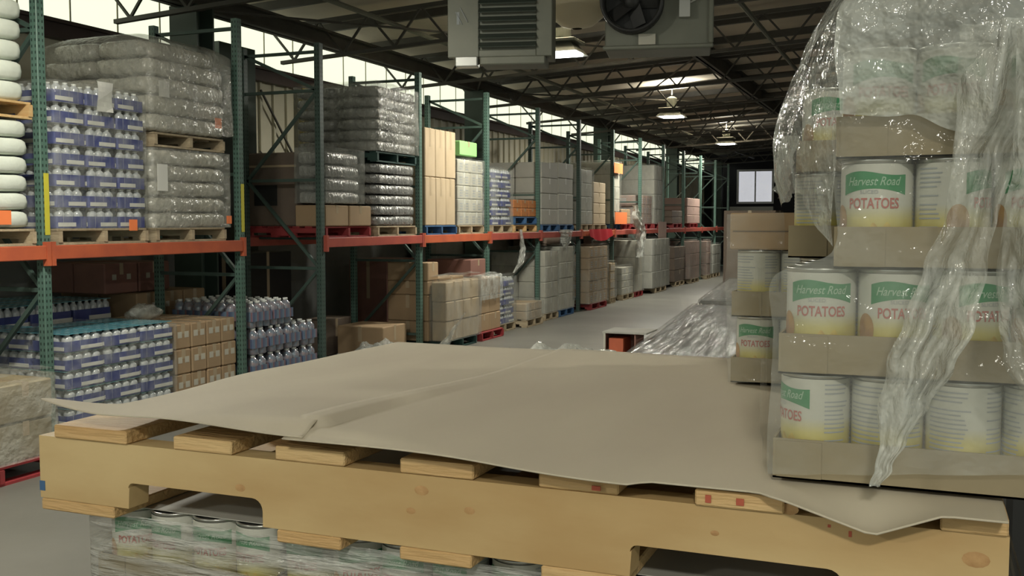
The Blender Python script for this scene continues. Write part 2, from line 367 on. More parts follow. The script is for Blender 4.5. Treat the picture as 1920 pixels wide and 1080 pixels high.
# ================================================================== HEATERS
def heater():
    o = empty('unit_heater')
    b = MB(); b.quadbox(-.55, .55, -.02, .55, 0, .72); b.quadbox(-.56, -.22, -.05, 0, -.02, .74); b.quadbox(.40, .57, -.05, 0, -.02, .74); b.quadbox(-.22, .40, -.05, 0, .66, .74); b.quadbox(-.22, .40, -.05, 0, -.02, .05)
    b.build('casing', M['galv'], o, bevel=.008)
    for k in range(7):
        l = MB(); tf = Matrix.Translation((.09, -.05, .10+.083*k)) @ Matrix.Rotation(.6, 4, 'X'); l.quadbox(-.31, .31, -.05, .05, -.006, .006, 0, tf); l.build('louvre', M['louv'], o)
    l = MB(); l.quadbox(-.46, -.22, -.14, .02, -.12, -.02); l.build('control_box', M['alu'], o, bevel=.01)
    l = MB(); l.quadbox(-.20, .50, -.10, .3, -.10, -.02); l.build('drip_pan', M['galv'], o, bevel=.01)
    s = MB(); s.quadbox(-.46, -.43, -.053, -.05, .30, .42, 0, None)
    s.bar((-.47, -.054, .42), (-.40, -.054, .30), .02, .006); s.bar((-.42, -.054, .46), (-.34, -.054, .32), .02, .006)
    s.build('maker_mark', M['kgrey'], o)
    for sx in (-.45, .45): r = MB(); r.tube([(sx, .25, .72), (sx, .25, 1.75)], .012, 6); r.build('hanging_rod', M['steel'], o)
    return o
hz = heater(); P = on_y(937, 104, 8.35)
hz.scale = (.82, .82, .9); hz.location = (P.x, 8.35, P.z); hz.rotation_euler = (0, 0, math.radians(14)); tag(hz, 'grey unit heater with dark horizontal louvres hanging from the roof', 'heater', 'hanging unit heaters')
def fan_heater():
    o = empty('fan_heater')
    b = MB(); b.quadbox(-.50, .50, 0, .5, 0, .75); b.quadbox(-.52, .52, -.03, 0, 0, .04); b.quadbox(.47, .52, -.03, 0, .04, .75); b.build('casing', M['galv'], o, bevel=.01)
    ax = Matrix.Rotation(pi/2, 3, 'X')
    f = MB(); f.lathe([(.27, 0), (.30, .0), (.30, .16), (.27, .16), (.25, 0)], 32, (-.24, 0, .44), 0, ax, cap=False); f.build('fan_shroud', M['black'], o, smooth=True)
    f = MB()
    for k in range(5):
        a = 2*pi*k/5; tf = Matrix.Translation((-.24, -.07, .44)) @ Matrix.Rotation(a, 4, 'Y') @ Matrix.Rotation(.5, 4, 'X'); f.quadbox(.04, .24, -.004, .004, -.07, .07, 0, tf)
        g = f
    f.build('fan_blades', M['black'], o)
    f = MB(); f.lathe([(.08, -.1), (.09, .05), (.05, .12)], 16, (-.24, -.02, .44), 0, ax); f.build('motor', M['black'], o, smooth=True)
    f = MB(); f.lathe([(.245, .0), (.245, .01)], 32, (-.24, -.0, .44), 0, ax); f.build('fan_back', M['black'], o)
    f = MB(); f.quadbox(-.28, -.22, -.17, -.16, .44, .50); f.build('motor_plate', M['white'], o)
    f = MB(); f.quadbox(-.18, -.02, -.035, -.028, .04, .14); f.build('rating_plate', M['palecard'], o)
    f = MB(); f.quadbox(.20, .30, -.08, 0, .28, .46); f.tube([(.30, -.04, .42), (.38, -.04, .46), (.40, -.04, .6), (.30, -.04, .78)], .012, 6); f.build('junction_box', M['alu'], o)
    for sx in (-.4, .4): f = MB(); f.tube([(sx, .25, .74), (sx, .25, 1.7)], .012, 6); f.build('hanging_rod', M['steel'], o)
    return o
fh = fan_heater(); P = on_y(1233, 92, 8.8); fh.location = (P.x, 8.8, P.z); fh.scale = (.92, .92, .92); fh.rotation_euler = (0, 0, math.radians(12))
tag(fh, 'grey fan heater with round black fan shroud hanging from the roof', 'heater', 'hanging unit heaters')
sh = empty('bowl_shade_lamp'); P = on_y(1082, 54, 9.6); sh.location = P
b = MB(); b.lathe([(.05, 0), (.16, .03), (.28, .13), (.36, .30), (.37, .33), (.355, .33), (.33, .28), (.02, .05)], 32, cap=False); b.build('bowl', M['shade'], sh, smooth=True)
b = MB(); b.tube([(0, 0, .05), (0, 0, 1.25)], .02, 8); b.build('stem', M['steel'], sh)
tag(sh, 'ivory bowl shaped shade hanging between the two heaters', 'lamp')

# ================================================================== PALLET RACKS
XF = -6.6; XB = -7.67
def upright(rack, y, h=3.95, dull=False):
    for x in (XF, XB):
        p = MB(); p.quadbox(-.0375, .0375, -.04, .04, .015, h); p.build('upright_post', M['pdull'] if dull else M['pgreen'], rack, bevel=.004, loc=(x-.0375, y, 0))
        f = MB(); f.quadbox(x-.10, x+.03, y-.07, y+.07, 0, .015); f.build('foot_plate', M['dgreen'], rack)
    z = .25; k = 0; b = MB()
    while z < h-.15:
        z2 = min(z+1.05, h-.1)
        b.bar((XF-.05, y, z), (XB, y, z), .035); 
        if k % 2: b.bar((XF-.05, y, z), (XB, y, z2), .035)
        else: b.bar((XB, y, z), (XF-.05, y, z2), .035)
        z = z2; k += 1
    b.bar((XF-.05, y, h-.1), (XB, y, h-.1), .035); b.build('frame_brace', M['dgreen'], rack)
BZ0, BZ1 = 1.55, 1.665
def beam(rack, y0, y1, mt):
    for x, nm in ((XF, 1), (XB+.0, 0)):
        xx0, xx1 = (x+.001, x+.045) if nm else (x-.12, x-.076)
        b = MB(); b.quadbox(xx0, xx1, y0+.045, y1-.045, BZ0, BZ1); b.build('load_beam', mt, rack, bevel=.006)
        for yy in (y0+.005, y1-.045):
            b = MB(); b.quadbox(xx0-.0, xx1+.006, yy, yy+.04, BZ0-.05, BZ1+.03 if nm else BZ1-.004); b.build('beam_connector', mt, rack)
    yy = y0+.35
    while yy < y1-.1:
        d = MB(); d.quadbox(XB-.076, XF, yy-.03, yy+.03, BZ1-.03, BZ1-.002); d.build('shelf_support', M['dgreen'], rack); yy += .85
r1 = empty('pallet_rack', (0, 0, 0)); tag(r1, 'near green pallet rack with orange beam carrying the tall water and sack loads', 'rack', 'green pallet racks along the wall')
Y1 = [3.75, 6.22, 8.78]
for y in Y1: upright(r1, y)
for a, b_ in zip(Y1, Y1[1:]): beam(r1, a, b_, M['orange'])
r2 = empty('pallet_rack', (0, 0, 0)); tag(r2, 'long green pallet rack with red and orange beams beyond the floor gap', 'rack', 'green pallet racks along the wall')
Y2 = [10.32, 12.86, 15.27, 17.65, 20.05, 22.5, 24.95, 27.4, 29.9, 32.4, 34.9, 37.4]
for i, y in enumerate(Y2): upright(r2, y, 3.95, i in (0, 4, 5))
for i, (a, b_) in enumerate(zip(Y2, Y2[1:])): beam(r2, a, b_, ([M['redbeam'], M['orange'], M['redbeam'], M['redbeam'], M['orange']]+[M['redbeam']]*6)[i])
# yellow height tags on the posts
for y in (6.22, 8.78):
    q = MB(); q.quadbox(XF+.0005, XF+.003, y-.015, y+.035, 1.75, 2.25); q.build('yellow_label_strip', mat('yellow_strip', (.55, .50, .05), .5), r1)
q = MB(); p = on_x(0, 470, XF+.05); q.quadbox(XF+.046, XF+.049, 5.0, 5.4, 1.60, 1.64); q.build('bay_label', M['white'], r1)

# ================================================================== PALLETS
PW, PD, PH = 1.22, 1.02, .135     # X, Y, height
def make_pallet(mt):
    o = empty('pallet')
    for k in range(7):
        x = -PW/2+.07+k*(PW-.14)/6; b = MB(); b.quadbox(x-.05, x+.05, -PD/2, PD/2, .115, .135); b.build('deck_board', mt, o, bevel=.003)
    for yy in (-PD/2+.02, 0, PD/2-.02):
        b = MB(); y0, y1 = yy-.019, yy+.019
        b.quadbox(-PW/2, PW/2, y0, y1, .055, .114)
        for a, c in ((-PW/2, -PW/2+.15), (-.18, .18), (PW/2-.15, PW/2)): b.quadbox(a, c, y0, y1, .02, .055)
        b.build('stringer', mt, o)
    for x in (-PW/2+.06, -.13, .13, PW/2-.06):
        b = MB(); b.quadbox(x-.05, x+.05, -PD/2, PD/2, 0, .019); b.build('bottom_board', mt, o)
    return o
PAL = {}
PALNAME = {'oldwood': 'weathered wooden', 'wood': 'pale wooden', 'redpal': 'red painted', 'bluepal': 'blue painted', 'darkpal': 'dark green'}
def pallet(cx, cy, z, kind, where, ly=None):
    if kind not in PAL: PAL[kind] = make_pallet(M[kind])
    o = inst(PAL[kind], (cx, cy, z), 0)
    o.scale = (1, ly/PD if ly else 1, 1)
    tag(o, f'{PALNAME[kind]} pallet {where}', 'pallet', 'pallets under the racked loads'); return o

# ================================================================== CARTONS / SACKS / CASES
CACHE = {}
def carton_proto(sx, sy, sz, mt, mark):
    key = (round(sx, 3), round(sy, 3), round(sz, 3), mt, mark)
    if key in CACHE: return CACHE[key]
    o = empty('carton')
    b = MB(); b.quadbox(-sx/2, sx/2, -sy/2, sy/2, 0, sz); b.build('box_body', M[mt], o, bevel=min(.012, sz*.08))
    t = MB(); t.quadbox(-sx/2+.01, sx/2+.0012, -.028, .028, sz-.002, sz+.0015); t.quadbox(sx/2-.001, sx/2+.0015, -.028, .028, sz*.62, sz+.001)
    t.build('tape', M['tape' if mt not in ('greycard', 'palecard') else 'white'], o)
    if mark == 'dots':
        for yy in (-sy*.22, sy*.22):
            d = MB(); d.quadbox(sx/2-.001, sx/2+.002, yy-.03, yy+.03, sz*.45, sz*.45+.06); d.build('printed_mark', M['palecard'], o)
    elif mark == 'print':
        d = MB()
        for i in range(3):
            for yy in (-sy*.25, sy*.2): d.quadbox(sx/2-.001, sx/2+.002, yy-.05, yy+.05, sz*(.2+.2*i), sz*(.2+.2*i)+.02)
        for i in range(2): d.quadbox(-sx*.25, sx*.15, -sy/2-.002, -sy/2+.001, sz*(.35+.2*i), sz*(.35+.2*i)+.025)
        d.build('printed_mark', M['kgrey'], o)
    elif mark == 'label':
        d = MB(); d.quadbox(sx/2-.001, sx/2+.003, -.05, .06, sz*.3, sz*.3+.14); d.build('shipping_label', M['white'], o)
    CACHE[key] = o; return o
def sack_proto(sx, sy, sz, mt):
    key = ('s', round(sx, 3), round(sy, 3), round(sz, 3), mt)
    if key in CACHE: return CACHE[key]
    b = MB(); seed = R.random()*50
    def fn(u, v):
        a = 2*pi*u; e = pi*(v-.5); ce = math.copysign(abs(math.cos(e))**.28, math.cos(e)); se = math.copysign(abs(math.sin(e))**.42, math.sin(e))
        ca = math.copysign(abs(math.cos(a))**.25, math.cos(a)); sa = math.copysign(abs(math.sin(a))**.25, math.sin(a))
        p = Vector((sx/2*ce*ca, sy/2*ce*sa, sz/2+sz/2*se))
        nz = noise.noise(p*5+Vector((seed, 0, 0))); s_ = 1+.05*nz
        return (min(max(p.x*s_, -sx/2), sx/2), min(max(p.y*s_, -sy/2), sy/2), min(max(p.z+nz*.012, 0), sz))
    b.grid(28, 10, fn); me = b.data('sack', M[mt], smooth=True); o = link('sack', me)
    CACHE[key] = o; return o
def bottles(nx, ny, pitch, h, mb, cap=True, r=None):
    r = r or pitch*.48
    for i in range(nx):
        for j_ in range(ny):
            if 0 < i < nx-1 and 0 < j_ < ny-1 and not cap: continue
            c_ = ((i-(nx-1)/2)*pitch, (j_-(ny-1)/2)*pitch, 0)
            mb.lathe([(r*.8, 0), (r, .01), (r, h*.70), (r*.88, h*.80), (r*.46, h*.90), (r*.42, h*.91)], 8, c_, 0)
            mb.lathe([(r*.46, h*.91), (r*.46, h)], 8, c_, 1)
def case_proto(kind, sx, sy, h):
    key = (kind, round(sx, 3), round(sy, 3), round(h, 3))
    if key in CACHE: return CACHE[key]
    o = empty({'soda': 'bottle_pack'}.get(kind, 'water_case'))
    pitch = .086 if kind != 'soda' else .108
    nx = max(2, int(sx/pitch)); ny = max(2, int(sy/pitch)); b = MB(); bottles(nx, ny, min(sx/nx, sy/ny), h, b)
    capm = {'water': 'cap', 'water2': 'cap', 'teal': 'cap', 'soda': 'cap'}[kind]
    b.build('bottles', [M['sodab' if kind == 'soda' else 'bottle'], M[capm]], o, smooth=True)
    w_ = MB(); z0, z1 = (.004, h*.60) if kind != 'soda' else (h*.25, h*.6)
    n_ = 6
    w_.grid(24, 4, lambda u, v: wrapfn(u, v, sx-.004, sy-.004, z0, z1))
    w_.build('printed_wrap', M[{'water': 'case', 'water2': 'case2', 'teal': 'case', 'soda': 'soda'}[kind]], o)
    if kind != 'soda':
        f0 = (.0, .62) if kind == 'water2' else (.38, 1)
        pn = MB(); pn.quadbox(sx/2-.003, sx/2+.0015, -sy/2+.02+(sy-.04)*f0[0], -sy/2+.02+(sy-.04)*f0[1], h*.10, h*.30); pn.build('printed_panel', M['white'], o)
        pn = MB(); pn.quadbox(-sx/2+.02+(sx-.04)*f0[0], -sx/2+.02+(sx-.04)*f0[1], -sy/2-.0015, -sy/2+.003, h*.10, h*.30); pn.build('printed_panel', M['white'], o)
    if kind == 'teal':
        t_ = MB(); t_.quadbox(-sx/2+.01, sx/2-.01, -sy/2+.01, sy/2-.01, h-.004, h); t_.build('shrink_film', M['bluecap'], o)
    CACHE[key] = o; return o
def wrapfn(u, v, sx, sy, z0, z1, e=.12):
    a = 2*pi*u+.001; c_, s_ = math.cos(a), math.sin(a)
    return (sx/2*math.copysign(abs(c_)**e, c_), sy/2*math.copysign(abs(s_)**e, s_), z0+(z1-z0)*v)

def stack(kind, x1, depth, y0, y1, z0, nl, h, ny, nx, noun, cat, place, group, mt=None, mark=None, onlyouter=True, jit=.006, dome=0):
    """a pile of separate things: x1 = aisle face, y0 = near face; rows run away from the aisle"""
    sx = depth/nx; sy = (y1-y0)/ny
    X1_, DEP_, Y0_, Y1_ = x1, depth, y0, y1
    for k in range(nl):
        dm = dome*max(0, (k-nl+2.6)/2.6)**2 if dome else 0
        x1, depth, y0, y1 = X1_-dm, DEP_-2*dm, Y0_+dm*.5, Y1_-dm*.5; sx = depth/nx; sy = (y1-y0)/ny
        for i in range(nx):
            for q in range(ny):
                if onlyouter and i > 0 and q > 0 and k < nl-1: continue
                if onlyouter and i > 1 and q > 0: continue
                g = .012
                if kind == 'carton': pr = carton_proto(sx-g, sy-g, h-.004, mt, mark)
                elif kind == 'sack': pr = sack_proto(sx-.004, sy-.01, h-.002, mt)
                else: pr = case_proto(('water' if (k+q) % 2 else 'water2') if kind == 'water' else kind, sx-g, sy-g, h-.004)
                jx = R.uniform(-jit, jit)*.9; jy = R.uniform(-jit, jit)*.5
                o = inst(pr, (x1-sx*(i+.5)+jx-.006, y0+sy*(q+.5)+jy, z0+h*k+(0 if kind != 'sack' else 0)), 0)
                row = '' if nx == 1 else (['outer row', 'inner row', 'back row', 'rearmost row'][i])
                pos = '' if ny == 1 else ({2: ['near end', 'far end'], 3: ['near end', 'middle', 'far end'], 4: ['near end', 'near middle', 'far middle', 'far end']}[ny][q])
                parts = [x for x in (f'{noun}', f'{lay(k, nl)} layer' if nl > 1 else '', row, pos) if x]
                tag(o, ', '.join(parts)+' '+place, cat, group)

def wrap_shell(name, x0, x1, y0, y1, z0, z1, mt, label, amp=.012, top=True, seg=.09):
    x0 -= .012; x1 += .012; y0 -= .006; y1 += .006
    b = MB(); W, D = x1-x0, y1-y0; cx, cy = (x0+x1)/2, (y0+y1)/2; nz_ = max(3, int((z1-z0)/seg)); per = 2*(W+D); nu = int(per/seg)
    sd = Vector((x0*3.1, y0*1.7, 0))
    def fn(u, v):
        p = wrapfn(u, v, W, D, z0, z1); q = Vector((cx+p[0], cy+p[1], p[2]))
        n_ = noise.noise(q*4+sd)*amp; dr = Vector((p[0], p[1], 0)).normalized()
        return q+dr*(abs(n_)+.004)
    b.grid(nu, nz_, fn)
    if top:
        b.grid(8, 8, lambda u, v: (cx+(u-.5)*W*.97, cy+(v-.5)*D*.97, z1+.006+amp+amp*noise.noise(Vector((u*5, v*5, x0)))))
    o = b.build(name, M[mt], None, smooth=True); tag(o, label, 'plastic film', 'stretch film around loads'); return o

def Yp(px, X=XF): return on_x(px, 415, X).y
def Zp(px, py, X=XF): return on_x(px, py, X).z
UP = BZ1; XS = XF-.02   # loads sit just inside the beam face
OV = XF+.04
def sticker(x, y, z, lab, s=.08):
    q = MB(); q.quadbox(x, x+.003, y-s/2, y+s/2, z-s/2, z+s/2); o = q.build('price_tag', M['sticker']); tag(o, lab, 'sticker', 'orange pallet tags')

ALLP = Y1+Y2
def fit(y0, y1):
    for p in ALLP:
        if y0 < p+.09 and y1 > p-.09:
            if (y0+y1)/2 < p: y1 = p-.095
            else: y0 = p+.095
    return y0, y1
# ---- upper level -------------------------------------------------
def upper(px0, px1, X=XF):
    return Yp(px0, X), Yp(px1, X)
# U0 white sacks on two pallets at the left edge
y1 = 6.13; y0 = y1-1.04
pallet(XS-.6, y1-.51, UP, 'oldwood', 'under the white sacks at the left edge')
zz = UP+PH; hs = (Zp(20, 222)-zz)/6
stack('sack', XS, 1.16, y0, y1, zz, 6, hs, 1, 2, 'white woven sack', 'sack', 'of the lower white pile', 'white sacks at the left edge', 'sackw')
zz2 = zz+hs*6+.012
pallet(XS-.6, y1-.51, zz2, 'wood', 'raised between the two white sack piles')
stack('sack', XS-.03, 1.12, y0, y1, zz2+PH, 6, .16, 1, 2, 'white woven sack', 'sack', 'of the upper white pile', 'white sacks at the left edge', 'sackw')
sticker(XS+.012, y1-.30, UP+PH+.09, 'orange tag on the lower white sack pile', .11)
# U1 water cases
y0, y1 = Yp(110), Yp(281)
pallet(XS-.6, (y0+y1)/2, UP, 'oldwood', 'under the tall water case stack', min(1.1, y1-y0-.02))
zz = UP+PH; zt_ = Zp(112, 150); h = (zt_-zz)/7
stack('water', XS, 1.17, y0, y1, zz, 7, h, 3, 3, 'blue banded water case', 'water case', 'of the tall rack stack', 'water cases stacked on the orange beam')
wrap_shell('stretch_wrap', XS-1.18, XS+.012, y0-.012, y1+.012, zz, zt_, 'film', 'clear film round the tall water case stack', amp=.01)
q = MB(); a = on_x(182, 152, XS+.03); b_ = on_x(212, 212, XS+.03)
q.grid(4, 6, lambda u, v: (XS+.03+.01*math.sin(v*5+u*2), a.y+(b_.y-a.y)*u, a.z+(b_.z-a.z)*v)); tag(q.build('paper_sheet', M['white']), 'white paper sheet taped high on the water case stack', 'paper')
sticker(XS+.03, Yp(248), Zp(248, 422), 'orange tag at the foot of the tall water case stack', .1)
# U2 grey sacks, two loads high
y0, y1 = Yp(288), Yp(432)
pallet(XS-.6, (y0+y1)/2, UP, 'oldwood', 'under the lower grey sack pile by the second post')
zz = UP+PH; zt_ = Zp(300, 277); h = (zt_-zz)/5
stack('sack', XS+.02, 1.18, y0, y1, zz, 5, h, 1, 2, 'grey film wrapped sack', 'sack', 'of the lower pile by the water cases', 'grey sacks beside the tall water cases', 'sack')
pallet(XS-.6, (y0+y1)/2, zt_+.012, 'oldwood', 'between the two grey sack piles')
zz = zt_+.012+PH; zt2 = Zp(330, 80); h = (zt2-zz)/5
stack('sack', XS+.04, 1.32, y0-.08, y1, zz, 5, h, 1, 2, 'grey film wrapped sack', 'sack', 'of the upper pile by the water cases', 'grey sacks beside the tall water cases', 'sack', dome=.26)
b = MB(); cx, cy = XS-.62, (y0+y1)/2-.02
def hood(u, v):
    a = 2*pi*u; rr = min(1, v*1.25); z = zt2+.07-.55*max(0, rr-.55)**2 - (0 if v < .8 else (v-.8)*(zt2-zz)*4.6)
    p = wrapfn(u, 0, 1.43, y1-y0+.12, 0, 0, .13); n_ = noise.noise(Vector((p[0]*5, p[1]*5, z*3)))*.02
    return (cx+p[0]*rr*(1+n_), cy+p[1]*rr*(1+n_), z+n_)
b.grid(48, 20, hood); tag(b.build('stretch_wrap', M['filmw'], smooth=True), 'cloudy film hood over the high grey sack pile', 'plastic film', 'stretch film around loads')
wrap_shell('stretch_wrap', XS-1.19, XS+.035, y0-.015, y1+.015, UP+PH, zt_, 'filmw', 'clear film round the lower grey sack pile', amp=.01, top=False)
sticker(XS+.07, Yp(405), Zp(405, 232), 'orange tag on the high grey sack pile', .1); sticker(XS+.05, Yp(425), Zp(425, 412), 'orange tag on the lower grey sack pile by the post', .08)
q = MB(); q.quadbox(XS+.06, XS+.064, Yp(297), Yp(316), Zp(300, 182), Zp(300, 152)); tag(q.build('paper_note', M['white']), 'white note on the high grey sack pile', 'paper')
q = MB(); q.quadbox(XS+.05, XS+.054, Yp(292), Yp(311), Zp(300, 358), Zp(300, 308)); tag(q.build('paper_note', M['white']), 'white note on the lower grey sack pile', 'paper')
# U3 dark crate load beyond the gap
y0 = 10.42; y1 = Yp(700)
pallet(XS-.62, (y0+y1)/2, UP, 'redpal', 'under the dark wide carton beyond the floor gap', min(1.1, y1-y0-.02))
zz = UP+PH
sxx = 1.2
cr = empty('gaylord_box', (XS-.42-.45, (y0+y1)/2, zz)); hgt = Zp(612, 282)-zz
b = MB(); b.quadbox(-.40, .40, -.46, .46, 0, hgt); b.build('box_body', M['carddk'], cr, bevel=.015)
b = MB(); b.quadbox(-.22, .12, -.463, -.459, hgt*.28, hgt*.56); b.build('dark_print', M['black'], cr)
b = MB(); b.quadbox(-.40, .40, -.47, -.46, hgt*.80, hgt*.83); b.build('strap', M['tape'], cr)
tag(cr, 'big dark brown carton with a black printed panel, beyond the gap', 'box')
stack('carton', XS, .44, y0, y1, zz, 1, .26, 2, 1, 'tan carton', 'box', 'on the red pallet beside the dark carton', 'cartons by the dark box', 'card', None)
stack('sack', XS-.01, .42, y0+.02, y1-.25, zz+.27, 4, .16, 1, 1, 'shiny bundled pack', 'bundle', 'over two tan cartons on red pallet', 'bundled packs under film', 'sackb')
wrap_shell('stretch_wrap', XS-.44, XS+.01, y0, y1-.2, zz+.28, zz+.95, 'filmf', 'crumpled film over the bundled packs on red pallet', amp=.03)
# U4 silver sacks two high
y0, y1 = fit(Yp(704), Yp(788)-.02)
y0 += .06
pallet(XS-.6, (y0+y1)/2, UP, 'oldwood', 'under the lower silver sack pile', min(1.1, y1-y0-.02))
zz = UP+PH; zt_ = Zp(706, 304); h = (zt_-zz)/6
stack('sack', XS+.02, 1.18, y0, y1, zz, 6, h, 1, 2, 'silver wrapped sack', 'sack', 'of the lower pile past the dark carton', 'silver sacks past the dark carton', 'sackb')
pallet(XS-.6, (y0+y1)/2, zt_+.012, 'darkpal', 'between the two silver sack piles', min(1.1, y1-y0-.02))
zz = zt_+.012+PH; zt2 = Zp(706, 158); h = (zt2-zz)/6
stack('sack', XS+.03, 1.25, y0-.05, y1, zz, 6, h, 1, 2, 'silver wrapped sack', 'sack', 'of the upper pile past the dark carton', 'silver sacks past the dark carton', 'sackb')
wrap_shell('stretch_wrap', XS-1.23, XS+.05, y0-.05, y1, zz, zt2+.02, 'filmw', 'tight film round the high silver sack pile', amp=.02)
# generic upper loads: (px0, px1, top px y, kind, noun, layers, ny, material, pallet, mark, short place)
UL = [(801, 858, 243, 'cardlt', 'tall tan carton', 2, 3, 'bluepal', None, 'of the tan upper stack'),
      (862, 909, 300, 'palecard', 'pale printed carton', 5, 2, 'oldwood', 'print', 'of the green topped stack'),
      (925, 962, 318, 'W', 'blue water case', 6, 2, 'oldwood', None, 'of the blue upper stack'),
      (1018, 1048, 305, 'greycard', 'plain grey carton', 4, 1, 'bluepal', None, 'of the first grey upper stack'),
      (1050, 1077, 306, 'greycard', 'plain grey carton', 4, 1, 'bluepal', None, 'of the second grey upper stack'),
      (1092, 1113, 318, 'greycard', 'silver grey carton', 4, 1, 'oldwood', None, 'of the third grey upper stack'),
      (1115, 1138, 342, 'cardlt', 'tan carton', 4, 1, 'oldwood', None, 'of the short tan stack past the grey stacks'),
      (1142, 1164, 303, 'palecard', 'white carton', 5, 1, 'bluepal', None, 'of the white stack past the dark column'),
      (1167, 1184, 392, 'card', 'brown carton', 2, 1, 'redpal', None, 'of the low brown upper pair'),
      (1193, 1224, 366, 'pinkcard', 'mottled carton', 3, 2, 'redpal', 'print', 'of the mottled upper load'),
      (1228, 1256, 312, 'greycard', 'grey wrapped carton', 4, 1, 'redpal', None, 'of the tall wrapped far stack'),
      (1262, 1285, 395, 'carddk', 'dark carton', 2, 1, 'redpal', None, 'of the low dark far stack'),
      (1290, 1318, 372, 'pinkcard', 'pinkish carton', 3, 1, 'redpal', None, 'of the farthest pinkish stack')]
for n_, (p0, p1, pt, mt, noun, nl, ny, pk, mark, where) in enumerate(UL):
    y0, y1 = fit(Yp(p0), Yp(p1)); zz = UP+PH; zt_ = Zp((p0+p1)/2, pt) if p0 != 862 else Zp(885, 300); h = (zt_-zz)/nl
    pallet(XS-.6, (y0+y1)/2, UP, pk, where.replace('of the', 'under the'), min(1.1, y1-y0))
    if mt == 'W': stack('water', XS, 1.1, y0, y1, zz, nl, h, ny, 2, noun, 'water case', where, noun+'s '+where)
    else: stack('carton', XS, 1.1, y0, y1, zz, nl, h, ny, 2 if n_ < 6 else 1, noun, 'box', where, noun+'s '+where, mt, mark)
    if n_ in (1, 2, 5, 7, 9, 10): wrap_shell('stretch_wrap', XS-1.12, XS+.02, y0-.01, y1+.01, zz, zt_+.01, 'filmf', 'clear film '+where.replace('of the', 'round the'), amp=.02)
# lime topped carton
y0, y1 = Yp(868), Yp(899); z0 = Zp(885, 300)+.06
pr = carton_proto(.5, y1-y0, Zp(885, 266)-z0, 'greencard', None); o = inst(pr, (XS-.27, (y0+y1)/2, z0)); tag(o, 'lime green carton topping the pale printed stack', 'box')
# orange cartons on blue pallets
y0, y1 = fit(Yp(966), Yp(1013))
pallet(XS-.6, (y0+y1)/2, UP, 'wood', 'lowest under the orange cartons', min(1.1, y1-y0-.02)); pallet(XS-.6, (y0+y1)/2, UP+.14, 'bluepal', 'stacked just below the orange cartons', min(1.1, y1-y0-.02))
stack('carton', XS, .9, y0, y1, UP+.28, 2, .15, 3, 1, 'orange printed carton', 'box', 'on the blue pallet', 'orange cartons on the blue pallet', 'oran', None)
# orange and white panels on the white stack past the column
q = MB(); ya, yb = Yp(1146), Yp(1162); q.quadbox(XS+.075, XS+.085, ya, yb, Zp(1154, 325), Zp(1154, 306)); q.quadbox(XS+.075, XS+.085, ya+.1, yb+.4, Zp(1160, 420), Zp(1160, 398)); tag(q.build('orange_sign', M['sticker']), 'orange placards on the white stack past the dark column', 'sign')
# tall pieces behind: second row loads seen over and between
def solid(name, x0, x1, y0, y1, z0, z1, mt, label, cat, group=None):
    o = empty(name, ((x0+x1)/2, (y0+y1)/2, z0)); b = MB(); b.quadbox(-(x1-x0)/2, (x1-x0)/2, -(y1-y0)/2, (y1-y0)/2, 0, z1-z0); b.build('box_body', M[mt], o, bevel=.012)
    t = MB(); t.quadbox((x1-x0)/2-.001, (x1-x0)/2+.002, -.03, .03, (z1-z0)*.5, (z1-z0)+.002); t.build('tape', M['tape'], o); t = MB(); t.quadbox(-.03, .03, -(y1-y0)/2-.002, -(y1-y0)/2+.001, (z1-z0)*.5, (z1-z0)+.002); t.build('tape', M['tape'], o)
    tag(o, label, cat, group); return o

# ---- floor level ---------------------------------------------------
# L-1 wrapped cartons on red pallet, nearest left
pallet(-6.55, 5.15, 0, 'redpal', 'on the floor under the wrapped cartons lower left')
stack('carton', -5.98, 1.15, 4.66, 5.66, PH, 2, .285, 2, 2, 'wrapped brown carton', 'box', 'on the near red pallet', 'cartons on the near red pallet', 'tray', None)
wrap_shell('stretch_wrap', -7.14, -5.965, 4.64, 5.68, PH+.004, PH+.60, 'filmw', 'shiny film round the cartons lower left', amp=.03)
# L0 rear water
pallet(-8.45, 7.4, 0, 'oldwood', 'behind the first post under the rear water cases')
zt_ = Zp(60, 572, -7.9)
stack('teal', -7.9, 1.1, 6.7, 8.3, PH, 4, (zt_-PH)/4, 3, 2, 'rear water case', 'water case', 'behind the first post', 'rear water cases behind the first post')
# L1 water under beam
y0, y1 = Yp(116), Yp(322)
pallet(XS-.6, (y0+y1)/2, 0, 'oldwood', 'on the floor under the teal topped water cases')
zt_ = Zp(118, 628); h = (zt_-PH)/5
stack('teal', XS+.03, 1.22, y0, y1, PH, 5, h, 3, 3, 'teal topped water case', 'water case', 'below the orange beam', 'water cases on the floor under the beam')
wrap_shell('stretch_wrap', XS-1.2, XS+.05, y0-.015, y1+.015, PH, zt_-.03, 'film', 'creased film round the floor water cases under the beam', amp=.03, top=False)
# L2 brown cartons under beam
y0, y1 = fit(Yp(328), Yp(472))
pallet(XS-.6, (y0+y1)/2, 0, 'oldwood', 'on the floor under the dotted brown cartons', y1-y0)
zt_ = Zp(400, 600); h = (zt_-PH)/3
stack('carton', XS, 1.15, y0, y1, PH, 3, h, 4, 2, 'brown dotted carton', 'box', 'beside the floor water cases', 'dotted cartons below the orange beam', 'card', 'dots')
# rear dotted cartons
zt_ = Zp(300, 546, -7.9)
pallet(-8.45, 9.2, 0, 'oldwood', 'against the wall under the rear dotted cartons')
stack('carton', -7.87, 1.1, 8.62, 9.75, PH, 3, (zt_-PH)/3, 3, 2, 'rear brown carton', 'box', 'stacked against the wall', 'rear cartons against the wall', 'card', 'dots')
stack('carton', -8.0, .9, 8.3, 9.3, zt_+.005, 1, .33, 2, 2, 'dark upper carton', 'box', 'on the rear carton stack', 'dark cartons on the rear stack', 'redcard', 'dots')
